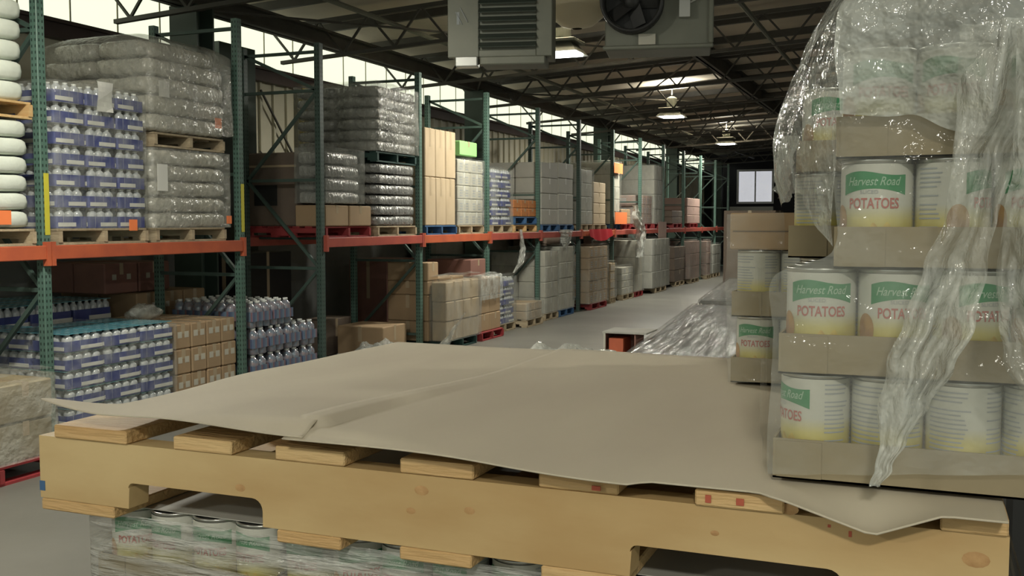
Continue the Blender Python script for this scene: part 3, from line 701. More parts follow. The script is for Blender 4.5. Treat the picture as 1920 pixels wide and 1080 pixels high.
# plastic bag on the cartons
b = MB()
def bagfn(u, v):
    a = 2*pi*u; e = pi*(v-.5); p = Vector((.14*math.cos(e)*math.cos(a), .19*math.cos(e)*math.sin(a), .08*(1+math.sin(e)))); n_ = noise.noise(p*13)*.35
    return (p.x*(1+n_), p.y*(1+n_), max(0, p.z*(1+n_*.8)))
b.grid(28, 14, bagfn); o = b.build('plastic_bag', M['filmo'], smooth=True, loc=(XS-.55, Yp(345)+.05, Zp(400, 600)+.002)); tag(o, 'crumpled clear bag lying on the dotted cartons', 'bag')
# L3 soda packs in the floor gap
y0, y1 = 8.92, 10.26
pallet(XS-.55, 9.55, 0, 'oldwood', 'in the floor gap under the soda bottle packs')
hS = .29
stack('soda', XS+.02, 1.1, y0+.02, y1-.05, PH, 2, hS, 4, 2, 'large soda bottle pack', 'bottle pack', 'in the floor gap', 'soda packs in the floor gap')
stack('soda', XS+.02, 1.1, y0+.02, y0+.80, PH+2*hS, 1, hS, 2, 2, 'topmost soda bottle pack', 'bottle pack', 'in the floor gap', 'soda packs in the floor gap')
# L4 dark boxes and loose film beyond the gap post
solid('carton', -8.0, -7.6, 11.8, 12.6, 0, .50, 'carddk', 'low dark carton behind the loose film on the floor', 'box')
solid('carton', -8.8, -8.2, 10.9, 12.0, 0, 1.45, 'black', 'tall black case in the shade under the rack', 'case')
solid('carton', -7.5, -6.78, 12.05, 12.74, 0, .42, 'card', 'low brown carton before the four box tower', 'box')
b = MB()
def heap(u, v): 
    x = -7.0+1.0*u; y = 10.7+1.25*v; e = math.sin(pi*u)**.6*math.sin(pi*v)**.5
    return (x, y, .01+e*(.22+.22*noise.noise(Vector((x*4, y*3, 1)))+.12*noise.noise(Vector((x*11, y*9, 4)))))
b.grid(30, 50, heap); tag(b.build('loose_film', M['filmo'], smooth=True), 'loose crumpled film heaped on the floor under the red beam', 'plastic film', 'loose plastic film')
b = MB(); a = on_z(742, 640, .25)
def flap(u, v): return (-6.35+.35*u+.04*math.sin(v*6), 12.2+.9*v, .03+.55*u*v+.05*noise.noise(Vector((u*6, v*6, 2))))
b.grid(14, 18, flap); tag(b.build('loose_film', M['filmo'], smooth=True), 'white film flap standing up by the green pallet', 'plastic film', 'loose plastic film')
# L5 four box tower + wrapped cartons
X5 = -6.62
for k, (za, zb) in enumerate(((PH, .42), (.425, .80), (.805, 1.0), (1.005, 1.27))):
    solid('carton', -7.22, -6.56, 12.98, 13.32, za, zb, 'card', f'{lay(k, 4)} brown box of the four box tower', 'box', 'tower of four brown boxes')
y0, y1 = 13.05, Yp(866)
pallet(-6.62-.3, (13.0+y1)/2+.02, 0, 'darkpal', 'under the four box tower')
stack('carton', -6.3, .24, y0, y1, PH, 3, .285, 2, 1, 'light film wrapped box', 'box', 'beside the four box tower', 'light boxes by the tower', 'cardlt', None)
stack('carton', -6.56, .6, 13.36, y1, PH, 3, .30, 1, 1, 'inner brown box', 'box', 'behind the wrapped light boxes', 'boxes by the tower', 'card', None)
wrap_shell('stretch_wrap', -6.56, -6.28, y0-.02, y1+.01, PH, PH+.9, 'filmf', 'torn film over the light boxes by the tower', amp=.04)
y0, y1 = fit(Yp(868)+.03, Yp(919)-.02)
pallet(-6.9, (y0+y1)/2, 0, 'redpal', 'on the floor left of the third rack post', y1-y0)
stack('carton', -6.34, 1.1, y0, y1, PH, 3, .28, 2, 2, 'tan floor carton', 'box', 'left of the third rack post', 'tan cartons on the red pallet', 'card', None)
stack('carton', -6.6, .8, y0+.3, y1, PH+.845, 1, .28, 1, 1, 'single raised carton', 'box', 'on top of the tan floor cartons', None, 'redcard', None)
b = MB()
def drp(u, v):
    n_ = abs(noise.noise(Vector((u*9, v*9, 5))))*.03
    return (-6.318+n_, y0+(y1-y0)*u, PH+.50+.37*v/.4) if v < .4 else (-6.318-(v-.4)*.32, y0+(y1-y0)*u, PH+.872+n_+.06*u*(v-.4))
b.grid(20, 12, drp); tag(b.build('loose_film', M['filmo'], smooth=True), 'film sheet slung across the tan floor cartons', 'plastic film', 'loose plastic film')
# tall floor loads further on
FL = [(928, 966, 520, 'W', 'floor water case', 5, 2, 'oldwood', None, 'beyond the third rack post', .0),
      (988, 1018, 566, 'cardlt', 'low tan carton', 2, 2, 'oldwood', None, 'right of the blue floor water cases', .12),
      (1022, 1047, 470, 'palecard', 'pale wrapped carton', 4, 1, 'oldwood', None, 'of the near pale floor stack', 0),
      (1050, 1076, 462, 'palecard', 'pale wrapped carton', 4, 1, 'bluepal', None, 'of the far pale floor stack', 0),
      (1092, 1141, 462, 'card', 'brown wrapped carton', 5, 2, 'redpal', 'print', 'of the tall brown floor stack', .1),
      (1146, 1166, 492, 'cardlt', 'tan mixed carton', 4, 1, 'oldwood', 'print', 'of the ragged tan floor stack', 0),
      (1168, 1189, 500, 'palecard', 'cream carton', 4, 1, 'oldwood', 'print', 'of the cream floor stack', 0),
      (1192, 1218, 450, 'palecard', 'tall white carton', 3, 1, 'redpal', None, 'of the white floor stack on red pallet', 0),
      (1224, 1261, 447, 'greycard', 'grey floor carton', 3, 2, 'oldwood', None, 'of the wide grey floor stack', .1),
      (1266, 1286, 462, 'carddk', 'dark floor carton', 3, 1, 'oldwood', None, 'of the dark floor stack', 0),
      (1290, 1313, 452, 'pinkcard', 'brownish far carton', 3, 1, 'oldwood', None, 'of the first brownish far stack', .1),
      (1316, 1334, 452, 'pinkcard', 'brownish far carton', 3, 1, 'oldwood', None, 'of the second brownish far stack', .1),
      (1338, 1352, 458, 'greycard', 'grey farthest carton', 3, 1, 'oldwood', None, 'of the last stack before the dark', .1)]
for n_, (p0, p1, pt, mt, noun, nl, ny, pk, mark, where, dx) in enumerate(FL):
    X = XS+dx+.10; y0, y1 = fit(Yp(p0, X), Yp(p1, X)); zz = PH; zt_ = Zp((p0+p1)/2, pt, X)
    zt_ = min(zt_, BZ0-.07); h = (zt_-zz)/nl
    pallet(X-.6, (y0+y1)/2, 0, pk, 'on the floor '+where.replace('of the', 'under the') if not where.startswith('of') else where.replace('of the', 'under the'), min(1.1, y1-y0))
    if mt == 'W': stack('water', X, 1.1, y0, y1, zz, nl, h, ny, 2, noun, 'water case', where, noun+'s '+where)
    else: stack('carton', X, 1.1, y0, y1, zz, nl, h, ny, 1 if n_ > 4 else 2, noun, 'box', where, noun+'s '+where, mt, mark)
    if n_ not in (9,): wrap_shell('stretch_wrap', X-1.12, X+.02, y0-.01, y1+.01, zz, zt_+.01, 'filmf', 'clear film '+where.replace('of the', 'round the')+' on the floor'*(n_ in (0, 1)), amp=.025)
# red plastic over the brown stack, under the beam
b = MB()
ya, yb = Yp(1098), Yp(1140)
b.grid(16, 6, lambda u, v: (XF+.078+.03*v+.015*math.sin(u*20), ya+(yb-ya)*u, BZ1+.03-.26*v*(.6+.4*math.sin(pi*u))))
tag(b.build('red_plastic_sheet', M['redplastic'], smooth=True), 'red plastic sheet hanging over the beam above the brown stack', 'plastic film')
# torn film strands hanging from the beam
def strand(pts, wds, mt, label, n=40, m_=12, fold=.6, seed=1.0, name='hanging_film', grp='torn film strands'):
    """a gathered ribbon: pts = centre line, wds = widths"""
    b = MB()
    def fn(u, v):
        t_ = v*(len(pts)-1); i = min(int(t_), len(pts)-2); f = t_-i; f2 = f*f*(3-2*f)
        p = pts[i].lerp(pts[i+1], f); wd = wds[i]*(1-f2)+wds[i+1]*f2
        d = Vector((1, 0, 0)) if abs(pts[0].y-pts[-1].y) < .5*abs(pts[0].z-pts[-1].z)+.3 and abs(pts[0].x) < 3 else Vector((0, 1, 0))
        nrm = Vector((-d.y, -1 if d.x else 0, 0)) if d.x else Vector((1, 0, 0))
        s_ = (u-.5)*wd; k = wd*.13*fold
        off = k*math.sin(u*17+seed+v*3)+k*.7*noise.noise(Vector((u*7, v*9, seed)))
        edge = wd*.10*noise.noise(Vector((u*2, v*11, seed+4)))
        return p+d*(s_+edge)+nrm*off
    b.grid(m_, n, fn); o = b.build(name, M[mt], smooth=True); tag(o, label, 'plastic film', grp); return o
V = Vector
yA = Yp(965); strand([V((XF+.11, yA, 1.72)), V((XF+.10, yA+.15, 1.4)), V((XF+.09, yA+.05, 1.15)), V((XF+.1, yA-.3, .98))], [.12, .22, .2, .06], 'filmo', 'torn film strand hanging from the beam over the floor water cases', fold=1)
yA = Yp(1050); strand([V((XF+.11, yA, 1.70)), V((XF+.10, yA+.1, 1.5)), V((XF+.09, yA+.05, 1.34))], [.5, .4, .2], 'filmo', 'short film tatters hanging from the beam by the blue pallets', fold=1, seed=3)
yA = Yp(1172); strand([V((XF+.24, yA, 2.25)), V((XF+.24, yA+.2, 1.9)), V((XF+.26, yA+.6, 1.6)), V((XF+.25, yA+.4, 1.0))], [.25, .6, .7, .5], 'filmo', 'white film bundle spilling off the far beam', fold=1, seed=5)
q = MB(); q.quadbox(XF+.05, XF+.056, Yp(1231), Yp(1246), 1.35, 1.85); tag(q.build('paper_sheet', M['pinkcard']), 'pinkish paper hung over the beam on the far stack', 'paper')
# second row stacks against the wall, seen above
solid('carton', -9.05, -8.5, 17.2, 18.9, 0, 3.0, 'greycard', 'tall grey panel crate standing by the wall behind orange cartons', 'crate')
solid('carton', -9.05, -8.5, 22.4, 24.2, 0, 3.15, 'carddk', 'tall dark crate by the wall in the middle distance', 'crate')
solid('carton', -9.05, -8.5, 27.8, 30.6, 0, 3.0, 'pinkcard', 'wide brownish crate by the wall far back', 'crate')
solid('carton', -8.6, -7.9, 14.2, 15.2, 0, 1.25, 'redcard', 'dark reddish box stack behind the tan floor cartons', 'box')
# right of the aisle
rx_ = on_y(1357, 415, 18).x; solid('carton', rx_, rx_+.9, 18, 19, 0, 2.05, 'carddk', 'tall brown stack at the right side of the aisle', 'box')

# ================================================================== LOW WRAPPED LOADS BEHIND THE PALLET
def low_load(cx, cy, rz, wx, wy, h, label, flabel, where):
    o = pallet(cx, cy, 0, 'wood', where); 
    o.rotation_euler = (0, 0, rz)
    c_ = empty('wrapped_load', (cx, cy, PH), rz); b = MB(); b.quadbox(-wx/2, wx/2, -wy/2, wy/2, 0, h-PH); b.build('box_body', M['loadgrey'], c_, bevel=.02)
    t_ = MB(); t_.grid(50, 40, lambda u, v: ((u-.5)*wx*1.04, (v-.5)*wy*1.04, h-PH+.02+.010*noise.noise(Vector((u*9, v*2, cx)))+.004*noise.noise(Vector((u*30, v*3, cx)))-(.10 if u in (0, 1) or v in (0, 1) else 0)))
    t_.build('top_film', M['filmy'], c_, smooth=True)
    s_ = MB(); s_.grid(60, 8, lambda u, v: (V(wrapfn(u, v, wx*1.03, wy*1.03, .0, h-PH))*1 + V((0, 0, 0)))); s_.build('side_film', M['filmf'], c_, smooth=True)
    tag(c_, label, 'wrapped load', 'low wrapped loads behind the pallet')
A_ = on_z(1150, 672, .95); B_ = on_z(1363, 520, .95); dv = (B_-A_); ang = math.atan2(-dv.x, dv.y); un = dv.normalized(); pr_ = V((un.y, -un.x, 0)); Lt = dv.length
for i, (f0, f1, lab, wh) in enumerate(((.0, .47, 'long low load under creased shiny film, right of the orange box', 'under the near low wrapped load'), (.53, 1.0, 'farther low load under creased shiny film, up the aisle', 'under the farther low wrapped load'))):
    c_ = A_+un*Lt*(f0+f1)/2+pr_*.68; low_load(c_.x, c_.y, ang, 1.32, Lt*(f1-f0), .93, lab, '', wh)
# film tangle behind the sheet
b = MB(); c0 = on_z(1050, 662, 1.2)
def tang(u, v): x = c0.x-.45+.85*u; y = c0.y-.1+.5*v; return (x, y, 1.12+.08*math.sin(pi*u)*math.sin(pi*v)+.07*noise.noise(V((x*8, y*8, 0)))+.03*noise.noise(V((x*25, y*25, 0))))
b.grid(40, 24, tang); tag(b.build('loose_film', M['filmo'], smooth=True), 'bright film tangle just behind the back edge of the sheet', 'plastic film', 'loose plastic film')
solid('carton', c0.x-.5, c0.x+.45, c0.y-.05, c0.y+.6, 0, 1.03, 'greycard', 'grey carton supporting the film tangle behind the sheet', 'box')
# orange and red open box with a grey board on it
P1 = on_z(1130, 625, .98); rd = empty('open_carton', (P1.x+.13, P1.y+.16, .58)); rd.scale = (.64, .64, 1); 
b = MB(); b.quadbox(-.2, -.185, -.2, .2, 0, .40); b.quadbox(.185, .2, -.2, .2, 0, .40); b.quadbox(-.2, .2, .185, .2, 0, .40); b.quadbox(-.2, .2, -.2, .2, 0, .01)
b.build('box_body', M['redcard'], rd)
b = MB(); b.quadbox(-.14, .04, -.19, .17, .01, .36); b.build('orange_lining', M['orange'], rd)
b = MB(); b.quadbox(-.2, -.18, -.22, -.19, 0, .40); b.build('pale_edge', M['palecard'], rd)
b = MB(); b.quadbox(-.22, .34, -.22, .32, .40, .412); b.build('lid_board', M['greycard'], rd)
tag(rd, 'open box with orange inside under a grey board behind sheet', 'box')
solid('carton', P1.x+.0, P1.x+.25, P1.y+.02, P1.y+.35, 0, .578, 'greycard', 'grey carton under the open orange lined box', 'box')

solid('crate', .17, 1.1, 2.25, 3.2, 0, 1.9, 'black', 'added black block standing for the dark past the front pallet', 'crate')  # made-up block, added only to darken the gap at the right edge
# ================================================================== FRONT PALLET
Yf = 1.065
zs = on_y(250, 834.5, Yf).z                     # top of the front stringer
XL = on_y(73, 812, Yf).x; XRt = on_y(1895, 960, Yf).x
fp = empty('wooden_pallet', ((XL+XRt)/2, Yf+.508, zs-.105))
tag(fp, 'pale pine pallet with notched stringers under kraft sheets in the foreground', 'pallet')
ox, oy, oz = fp.location
def arc(cx, cz, r, a0, a1, n=5): return [(cx+r*math.cos(math.radians(a0+(a1-a0)*i/n)), cz+r*math.sin(math.radians(a0+(a1-a0)*i/n))) for i in range(n+1)]
def stringer(y0, y1, front):
    n1 = (on_y(240, 900, Yf).x, on_y(492, 930, Yf).x); n2 = (on_y(1181, 1010, Yf).x, on_y(1582, 1040, Yf).x); zb = zs-.089; zn = zs-.089+.036
    pts = [(XL, zb)]
    for a, c_ in (n1, n2):
        r = .016; pts += [(a, zb)] + [(a+.002, zn-r*.4)] + arc(a+r*.5, zn-r*.5, r*.5, 180, 90, 3) + arc(c_-r, zn-r, r, 90, 0, 5) + [(c_, zb)]
    pts += [(XRt, zb), (XRt, zs), (XL, zs)]
    bm = bmesh.new(); vs = [bm.verts.new((x-ox, y0-oy, z-oz)) for x, z in pts]; f = bm.faces.new(vs)
    ex = bmesh.ops.extrude_face_region(bm, geom=[f]); bmesh.ops.translate(bm, verts=[v for v in ex['geom'] if isinstance(v, bmesh.types.BMVert)], vec=(0, y1-y0, 0))
    bmesh.ops.recalc_face_normals(bm, faces=bm.faces); bmesh.ops.triangulate(bm, faces=[f_ for f_ in bm.faces if len(f_.verts) > 4])
    me = bpy.data.meshes.new('stringer'); bm.to_mesh(me); bm.free(); me.materials.append(M['woodx']); return link('stringer', me, fp)
for a in (Yf, Yf+.49, Yf+.978): stringer(a, a+.038, a == Yf)
for p0, p1, yy in ((106, 241, 805), (327, 436, 830), (516, 646, 845), (750, 888, 865), (1010, 1160, 893), (1305, 1472, 910), (1764, 1893, 940)):
    a, c_ = on_y(p0, yy, Yf).x, on_y(p1, yy, Yf).x
    b = MB(); b.quadbox(a-ox, c_-ox, Yf-.004-oy+R.uniform(-.002, .004), Yf+1.018-oy, zs-oz+.0005, zs-oz+.0185); b.build('deck_board', M['wood'], fp, bevel=.0018)
zbm = zs-.089
for p0, p1, yy in ((80, 215, 950), (520, 640, 1000), (750, 885, 1030), (1015, 1172, 1060), (1600, 1750, 1080), (1790, 1893, 1090)):
    a, c_ = on_y(p0, yy, Yf).x, on_y(p1, yy, Yf).x
    b = MB(); b.quadbox(a-ox, c_-ox, Yf-.002-oy, Yf+1.016-oy, zbm-.0165-oz, zbm-oz-.0005); b.build('bottom_board', M['wood'], fp, bevel=.0018)
for px_, py_, r in ((790, 860+60, .006), (880, 958, .0045), (770, 958, .004), (1480, 955, .006), (1600, 968, .007), (1830, 1050, .008), (1340, 1000, .003), (450, 915, .005)):
    p = on_y(px_, py_, Yf-.0006); kn = MB(); kn.lathe([(r, 0), (r*.3, .0006)], 12, (p.x-ox, Yf-.0002-oy, p.z-oz), 0, Matrix.Rotation(pi/2, 3, 'X') @ Matrix.Scale(1.6, 3, V((1, 0, 0))))
    kn.build('wood_knot', M['knot'], fp)
for px_, w_, h_, zc, yy_ in ((1328, .006, .008, .009, .0075), (1388, .008, .007, .009, .0075), (1118, .010, .005, .008, .0075), (1595, .003, .006, -.014, .0006), (1555, .003, .003, -.008, .0006)):
    p = on_y(px_, 930, Yf-.006); st = MB(); st.quadbox(p.x-w_/2-ox, p.x+w_/2-ox, Yf-yy_-oy, Yf-yy_+.002-oy, zs+zc-h_/2-oz, zs+zc+h_/2-oz); st.build('red_stamp', M['stain'], fp)
bl = MB(); p = on_y(79, 910, Yf); bl.quadbox(p.x-.004-ox, p.x+.006-ox, Yf-.0006-oy, Yf+.001-oy, p.z-.007-oz, p.z+.007-oz); bl.build('blue_paint_spot', M['bluepal'], fp)

# ---- kraft slip sheets
ZD = zs+.0185
def sheet(x0, x1, name, label, zfun, yfun, y1=Yf+1.0, nx=70, ny=44, x0f=None):
    b = MB()
    def fn(u, v):
        y_ = v**1.6; xa_ = x0f(y_) if x0f else x0; x = xa_+(x1-xa_)*u; ya = yfun(x); y = ya+(y1-ya)*y_; return (x, y, zfun(x, y, (y-ya)))
    b.grid(nx, ny, fn); o = b.build(name, M['sheet'], smooth=True)
    md = o.modifiers.new('thick', 'SOLIDIFY'); md.thickness = .0018; md.offset = 1
    tag(o, label, 'slip sheet', 'kraft slip sheets on the front pallet'); return o
def sstep(a, b_, x): t_ = min(1, max(0, (x-a)/(b_-a))); return t_*t_*(3-2*t_)
xe1 = on_y(577, 815, Yf).x; xe2 = on_y(1190, 895, Yf).x; YE = Yf-.030
T0 = on_y(76, 752, YE); T1 = on_y(160, 779, YE); xa = T1.x; zc_ = T0.z-ZD
print('tip', T0, T1, ZD)
def z1(x, y, dy):
    hump = (T1.z-ZD-.002)+.010*sstep(xa, xe1, x)
    lip = -.015*sstep(xa+.10, xe1, x)*(1-sstep(0, .035, dy))
    curl = (T0.z-T1.z)*max(0, (xa+.03-x)/(xa+.03-T0.x))**1.6*(1-sstep(.0, .25, dy))
    return ZD+.002+hump*(1-sstep(.0, .75, dy))+lip+curl+.003*noise.noise(V((x*4, y*2.5, 0)))*min(1, dy*5)+.002
sheet(0, xe1+.012, 'slip_sheet', 'left kraft sheet with upturned corner on the front pallet', z1, lambda x: YE, x0f=lambda t_: T0.x+(xa-T0.x)*sstep(0, .07, t_)+(-1.122-xa)*sstep(.06, .5, t_))
xd0 = on_y(1474, 893, Yf).x; xd1 = on_y(1640, 935, Yf).x; xd2 = on_y(1770, 918, Yf).x
def z2(x, y, dy):
    hump = .022*(1-sstep(xe1, xe2, x)); lip = -.011*(1-sstep(xe1, xe1+.25, x))*(1-sstep(0, .03, dy))
    e = 1-abs(x-xd1)/(xd1-xd0 if x < xd1 else xd2-xd1)
    dip = -.026*max(0, e)*(1-sstep(.0, .07, dy))
    z = ZD+.0035+hump*(1-sstep(.0, .75, dy))+.003*(1-sstep(xe1, xe2, x))+lip+dip+.0025*noise.noise(V((x*4, y*2.5, 3)))*min(1, dy*6)*(1-sstep(-.32, -.2, x))
    if x < xe1+.03 and dy > .04: z = max(z, z1(x, y, dy)+.003)
    return z
sheet(xe1-.015, XRt-.004, 'slip_sheet', 'large middle kraft sheet running under the can trays', z2, lambda x: Yf-.034+.020*sstep(xe2, xe2+.02, x)*(1-sstep(xd0-.03, xd0, x)))

# ================================================================== CANS
CRad, CH = .0360, .1095
def curved(mb, phi0, phi1, zlo, zhi, r, n=16, mi=0):
    b0 = len(mb.v)
    for i in range(n+1):
        u = i/n; a = phi0+(phi1-phi0)*u
        for z in (zlo(u), zhi(u)): mb.v.append((r*math.sin(a), -r*math.cos(a), z))
    for i in range(n): k = b0+2*i; mb.f.append((k, k+2, k+3, k+1)); mb.m.append(mi)
def text_wrapped(txt, size, phi_c, z, r, width=None, shear=0, bold=0.0):
    cu = bpy.data.curves.new('txt', 'FONT'); cu.body = txt; cu.size = size; cu.align_x = 'CENTER'; cu.shear = shear; cu.offset = bold; cu.resolution_u = 3
    ob = bpy.data.objects.new('txt', cu); COL.objects.link(ob); bpy.context.view_layer.update()
    me = bpy.data.meshes.new_from_object(ob.evaluated_get(bpy.context.evaluated_depsgraph_get())); bpy.data.objects.remove(ob)
    bm = bmesh.new(); bm.from_mesh(me); bpy.data.meshes.remove(me)
    xs = [v.co.x for v in bm.verts]; w0 = max(xs)-min(xs); xc = (max(xs)+min(xs))/2; s_ = width/w0 if width else 1
    mb = MB()
    bmesh.ops.triangulate(bm, faces=bm.faces)
    for v in bm.verts: a = (v.co.x-xc)*s_/r+phi_c; mb.v.append((r*math.sin(a), -r*math.cos(a), v.co.y+z))
    for f in bm.faces: mb.f.append(tuple(v.index for v in f.verts)); mb.m.append(0)
    bm.free(); return mb
def serif_POTATOES(): 
    return text_wrapped('POTATOES', .0150, 0, .0590, CRad+.0009, .052, bold=.0003)
def make_can():
    o = empty('food_can'); r = CRad
    b = MB(); b.lathe([(r, 0), (r+.0008, .001), (r, .003), (r-.0006, .004), (r-.0006, CH-.004), (r, CH-.003), (r+.0008, CH-.001), (r, CH), (r-.002, CH), (r-.003, CH-.004), (r-.012, CH-.0045), (.001, CH-.003)], 32)
    b.build('can_body', M['can'], o, smooth=True)
    l = MB(); l.lathe([(r+.0002, .0045), (r+.0002, CH-.005)], 40, cap=False); lo = l.build('paper_label', M['label'], o, smooth=True)
    g = MB(); curved(g, -.93, .93, lambda u: .0755-.0035*math.sin(pi*u)*-1-.003*(2*u-1)**2, lambda u: .0955+.002*math.sin(pi*u*2)-.002*(2*u-1)**2, r+.0005, 24)
    bn = g.build('brand_banner', M['kgreen'], lo)
    t_ = text_wrapped('Harvest Road', .0125, 0, .0825, r+.0009, .056, shear=.35, bold=.00012); t_.build('banner_lettering', M['kwhite'], lo)
    t_ = serif_POTATOES(); t_.build('product_lettering', M['kred'], lo)
    t_ = text_wrapped('SLICED', .0052, -.12, .0745, r+.0009, .018); 
    for i_, v_ in enumerate(t_.v): t_.v[i_] = (v_[0], v_[1], v_[2]-.0005)
    t_.build('small_lettering', M['kgrey'], lo)
    s_ = MB()
    for pc, zc, ra, rz_ in ((-1.12, .046, .30, .017),):
        n0 = len(s_.v); K = 18; s_.v.append(((r+.0007)*math.sin(pc), -(r+.0007)*math.cos(pc), zc))
        for k in range(K):
            a = 2*pi*k/K; ph = pc+ra*math.cos(a); s_.v.append(((r+.0007)*math.sin(ph), -(r+.0007)*math.cos(ph), zc+rz_*math.sin(a)))
        for k in range(K): s_.f.append((n0, n0+1+k, n0+1+(k+1) % K)); s_.m.append(0)
    s_.build('potato_picture', M['kpot'], lo)
    s_ = MB(); curved(s_, -.5, .95, lambda u: .0052, lambda u: .030+.012*math.sin(pi*u)*(1 if u > .3 else u/.3)+.004*math.sin(u*23), r+.0006, 24); s_.build('slices_picture', M['kchip'], lo)
    s_ = MB(); Q = random.Random(3)
    for a0, a1 in ((1.35, 2.15), (2.35, 3.6), (4.0, 4.75)):
        z = .098
        while z > .012:
            e = a1-(a1-a0)*.25*Q.random(); zz_ = z; curved(s_, a0, e, lambda u: zz_, lambda u: zz_+.0016, r+.0006, 8); z -= .0046 if Q.random() > .15 else .009
    s_.build('small_print', M['kgrey'], lo)
    return o
CAN = make_can()
def make_tray(sx, sy, h):
    b = MB(); t_ = .0022
    b.quadbox(0, sx, 0, sy, 0, t_); b.quadbox(0, sx, 0, t_, 0, h); b.quadbox(0, sx, sy-t_, sy, 0, h); b.quadbox(0, t_, t_, sy-t_, 0, h); b.quadbox(sx-t_, sx, t_, sy-t_, 0, h)
    b.quadbox(.004, .05, -.0012, 0, .002, h-.002)
    return link('cardboard_tray', b.data('cardboard_tray', M['tray']))
PITCH_C = .0735; TX, TY, TH = PITCH_C*4+.005, PITCH_C*4+.005, .043
TR = make_tray(TX, TY, TH); LP = .1128
tr_used = [False]
def tray(x, y, z, label, group):
    o = TR if not tr_used[0] else TR.copy()
    if tr_used[0]:
        COL.objects.link(o)
        for k in list(o.keys()): del o[k]
    tr_used[0] = True; o.location = (x, y, z); tag(o, label, 'tray', group); return o
NX = ['left', 'second', 'third', 'right']; NYN = ['front', 'second row', 'third row', 'rear']
def can(x, y, z, rot, label, group): o = inst(CAN, (x, y, z), rot); tag(o, label, 'can', group); return o
def fill(x, y, z, rots, where, group, rows=(0, 1, 2, 3), cols=(0, 1, 2, 3), ring=True, alltop=False):
    for j_ in rows:
        for i in cols:
            if ring and not alltop and j_ > 0 and i > 0: continue
            rot = rots[i] if j_ == 0 else R.uniform(-.6, .6)
            p = f'{NYN[j_]} {NX[i]} potato can'
            can(x+.0025+PITCH_C*(i+.5), y+.0025+PITCH_C*(j_+.5), z+.003, rot, f'{p} {where}', group)
Yt = 1.10; ZB = ZD+.010
XT = [on_y(1449, 860, Yt).x, on_y(1460, 650, Yt).x, on_y(1564, 440, Yt).x, on_y(1568, 230, Yt).x]
ROT = [[-1.0, 2.75, 2.9, 2.2], [0.08, .30, .6, .1], [-.05, 1.25, .1, .4], [.2, -.1, .2, .1]]
for k in range(4):
    w_ = f'in the {["lowest", "second", "third", "high fourth"][k]} front tray'
    tray(XT[k], Yt, ZB+LP*k, f'kraft tray of potato cans, {["lowest", "second", "third", "fourth"][k]} up in the front column', 'front can trays')
    fill(XT[k], Yt, ZB+LP*k, ROT[k], w_, 'potato cans in the front column', alltop=(k == 3))
# second column behind
XT2 = [-.150, -.160, on_y(1479, 440, Yt+.31).x, on_y(1494, 280, Yt+.31).x]
for k in range(4):
    w_ = f'in the {["lowest", "second", "third", "top"][k]} tray of the column behind'
    tray(XT2[k], Yt+.306, ZB+LP*k, f'kraft tray of cans, {["lowest", "second", "third", "top"][k]} in the column behind the front', 'rear can trays')
    fill(XT2[k], Yt+.306, ZB+LP*k, [[0]*4, [0]*4, [2.9, 3, 0, 0], [.3, 0, 0, 0]][k], w_, 'potato cans in the rear column', rows=(0, 1, 2), cols=(0, 1) if k < 3 else (0, 1, 2, 3), alltop=(k == 3))
# far left stack
XT3 = on_y(1370, 690, 1.735).x
for k in range(2):
    w_ = f'in the {["lower", "upper"][k]} tray of the far left stack'
    tray(XT3, 1.735, ZB+LP*k, f'kraft tray of cans, {["lower", "upper"][k]} one of the far left stack', 'far left can trays')
    fill(XT3, 1.735, ZB+LP*k, [[.0, .3, 0, 0], [2.7, 3.0, 2.6, 2.5]][k], w_, 'potato cans in the far left stack', alltop=False)
bx = empty('carton', (XT3-.004, 1.733, ZB+LP*2+.001)); b = MB(); b.quadbox(0, TX, 0, TY, 0, .062); b.build('box_body', M['card'], bx, bevel=.002)
b = MB(); b.quadbox(.005, TX-.005, -.001, 0, .030, .032); b.build('flap_seam', M['carddk'], bx); tag(bx, 'flat brown carton on top of the far left can stack', 'box')

# ================================================================== LOAD BELOW THE FRONT PALLET
ZU = zbm-.0165-CH-.0055; XU = on_y(186, 1000, 1.115).x
for i in range(4):
    for j_ in range(3):
        col = ['far left', 'second', 'third', 'far right'][i]; row = ['front', 'middle', 'back'][j_]
        tray(XU+i*(TX+.004), 1.112+j_*(TY+.004), ZU, f'{col} {row} row tray of cans in the load beneath the pallet', 'can trays beneath the pallet')
        for q in range(4):
            if j_ == 0: can(XU+i*(TX+.004)+.0025+PITCH_C*(q+.5), 1.1145+PITCH_C*.5, ZU+.003, R.uniform(-.5, .7), f'{NX[q]} potato can of the {col} front tray beneath the pallet', 'potato cans beneath the pallet')
        if i == 0:
            for q in range(1 if j_ == 0 else 0, 4): can(XU+.0025+PITCH_C*.5, 1.1145+j_*(TY+.004)+PITCH_C*(q+.5), ZU+.003, R.uniform(-.5, .5)-1.2, f'left edge potato can, {["first", "second", "third", "fourth"][q]} in the {row} left tray beneath the pallet', 'potato cans beneath the pallet')
hc = (ZU-PH-.006)/3
for k in range(3):
    for i in range(2):
        for j_ in range(2):
            pr = carton_proto(.56, .46, hc-.002, 'tray', None); o = inst(pr, (XU+.28+i*.565, 1.112+.235+j_*.47, PH+.001+k*hc)); tag(o, f'{lay(k, 3)} layer brown case, {["left", "right"][i]} {["front", "back"][j_]}, low in the foreground load', 'box', 'cases at the base of the foreground load')
pallet(XU+.565, 1.58, 0, 'wood', 'on the floor under the foreground load')
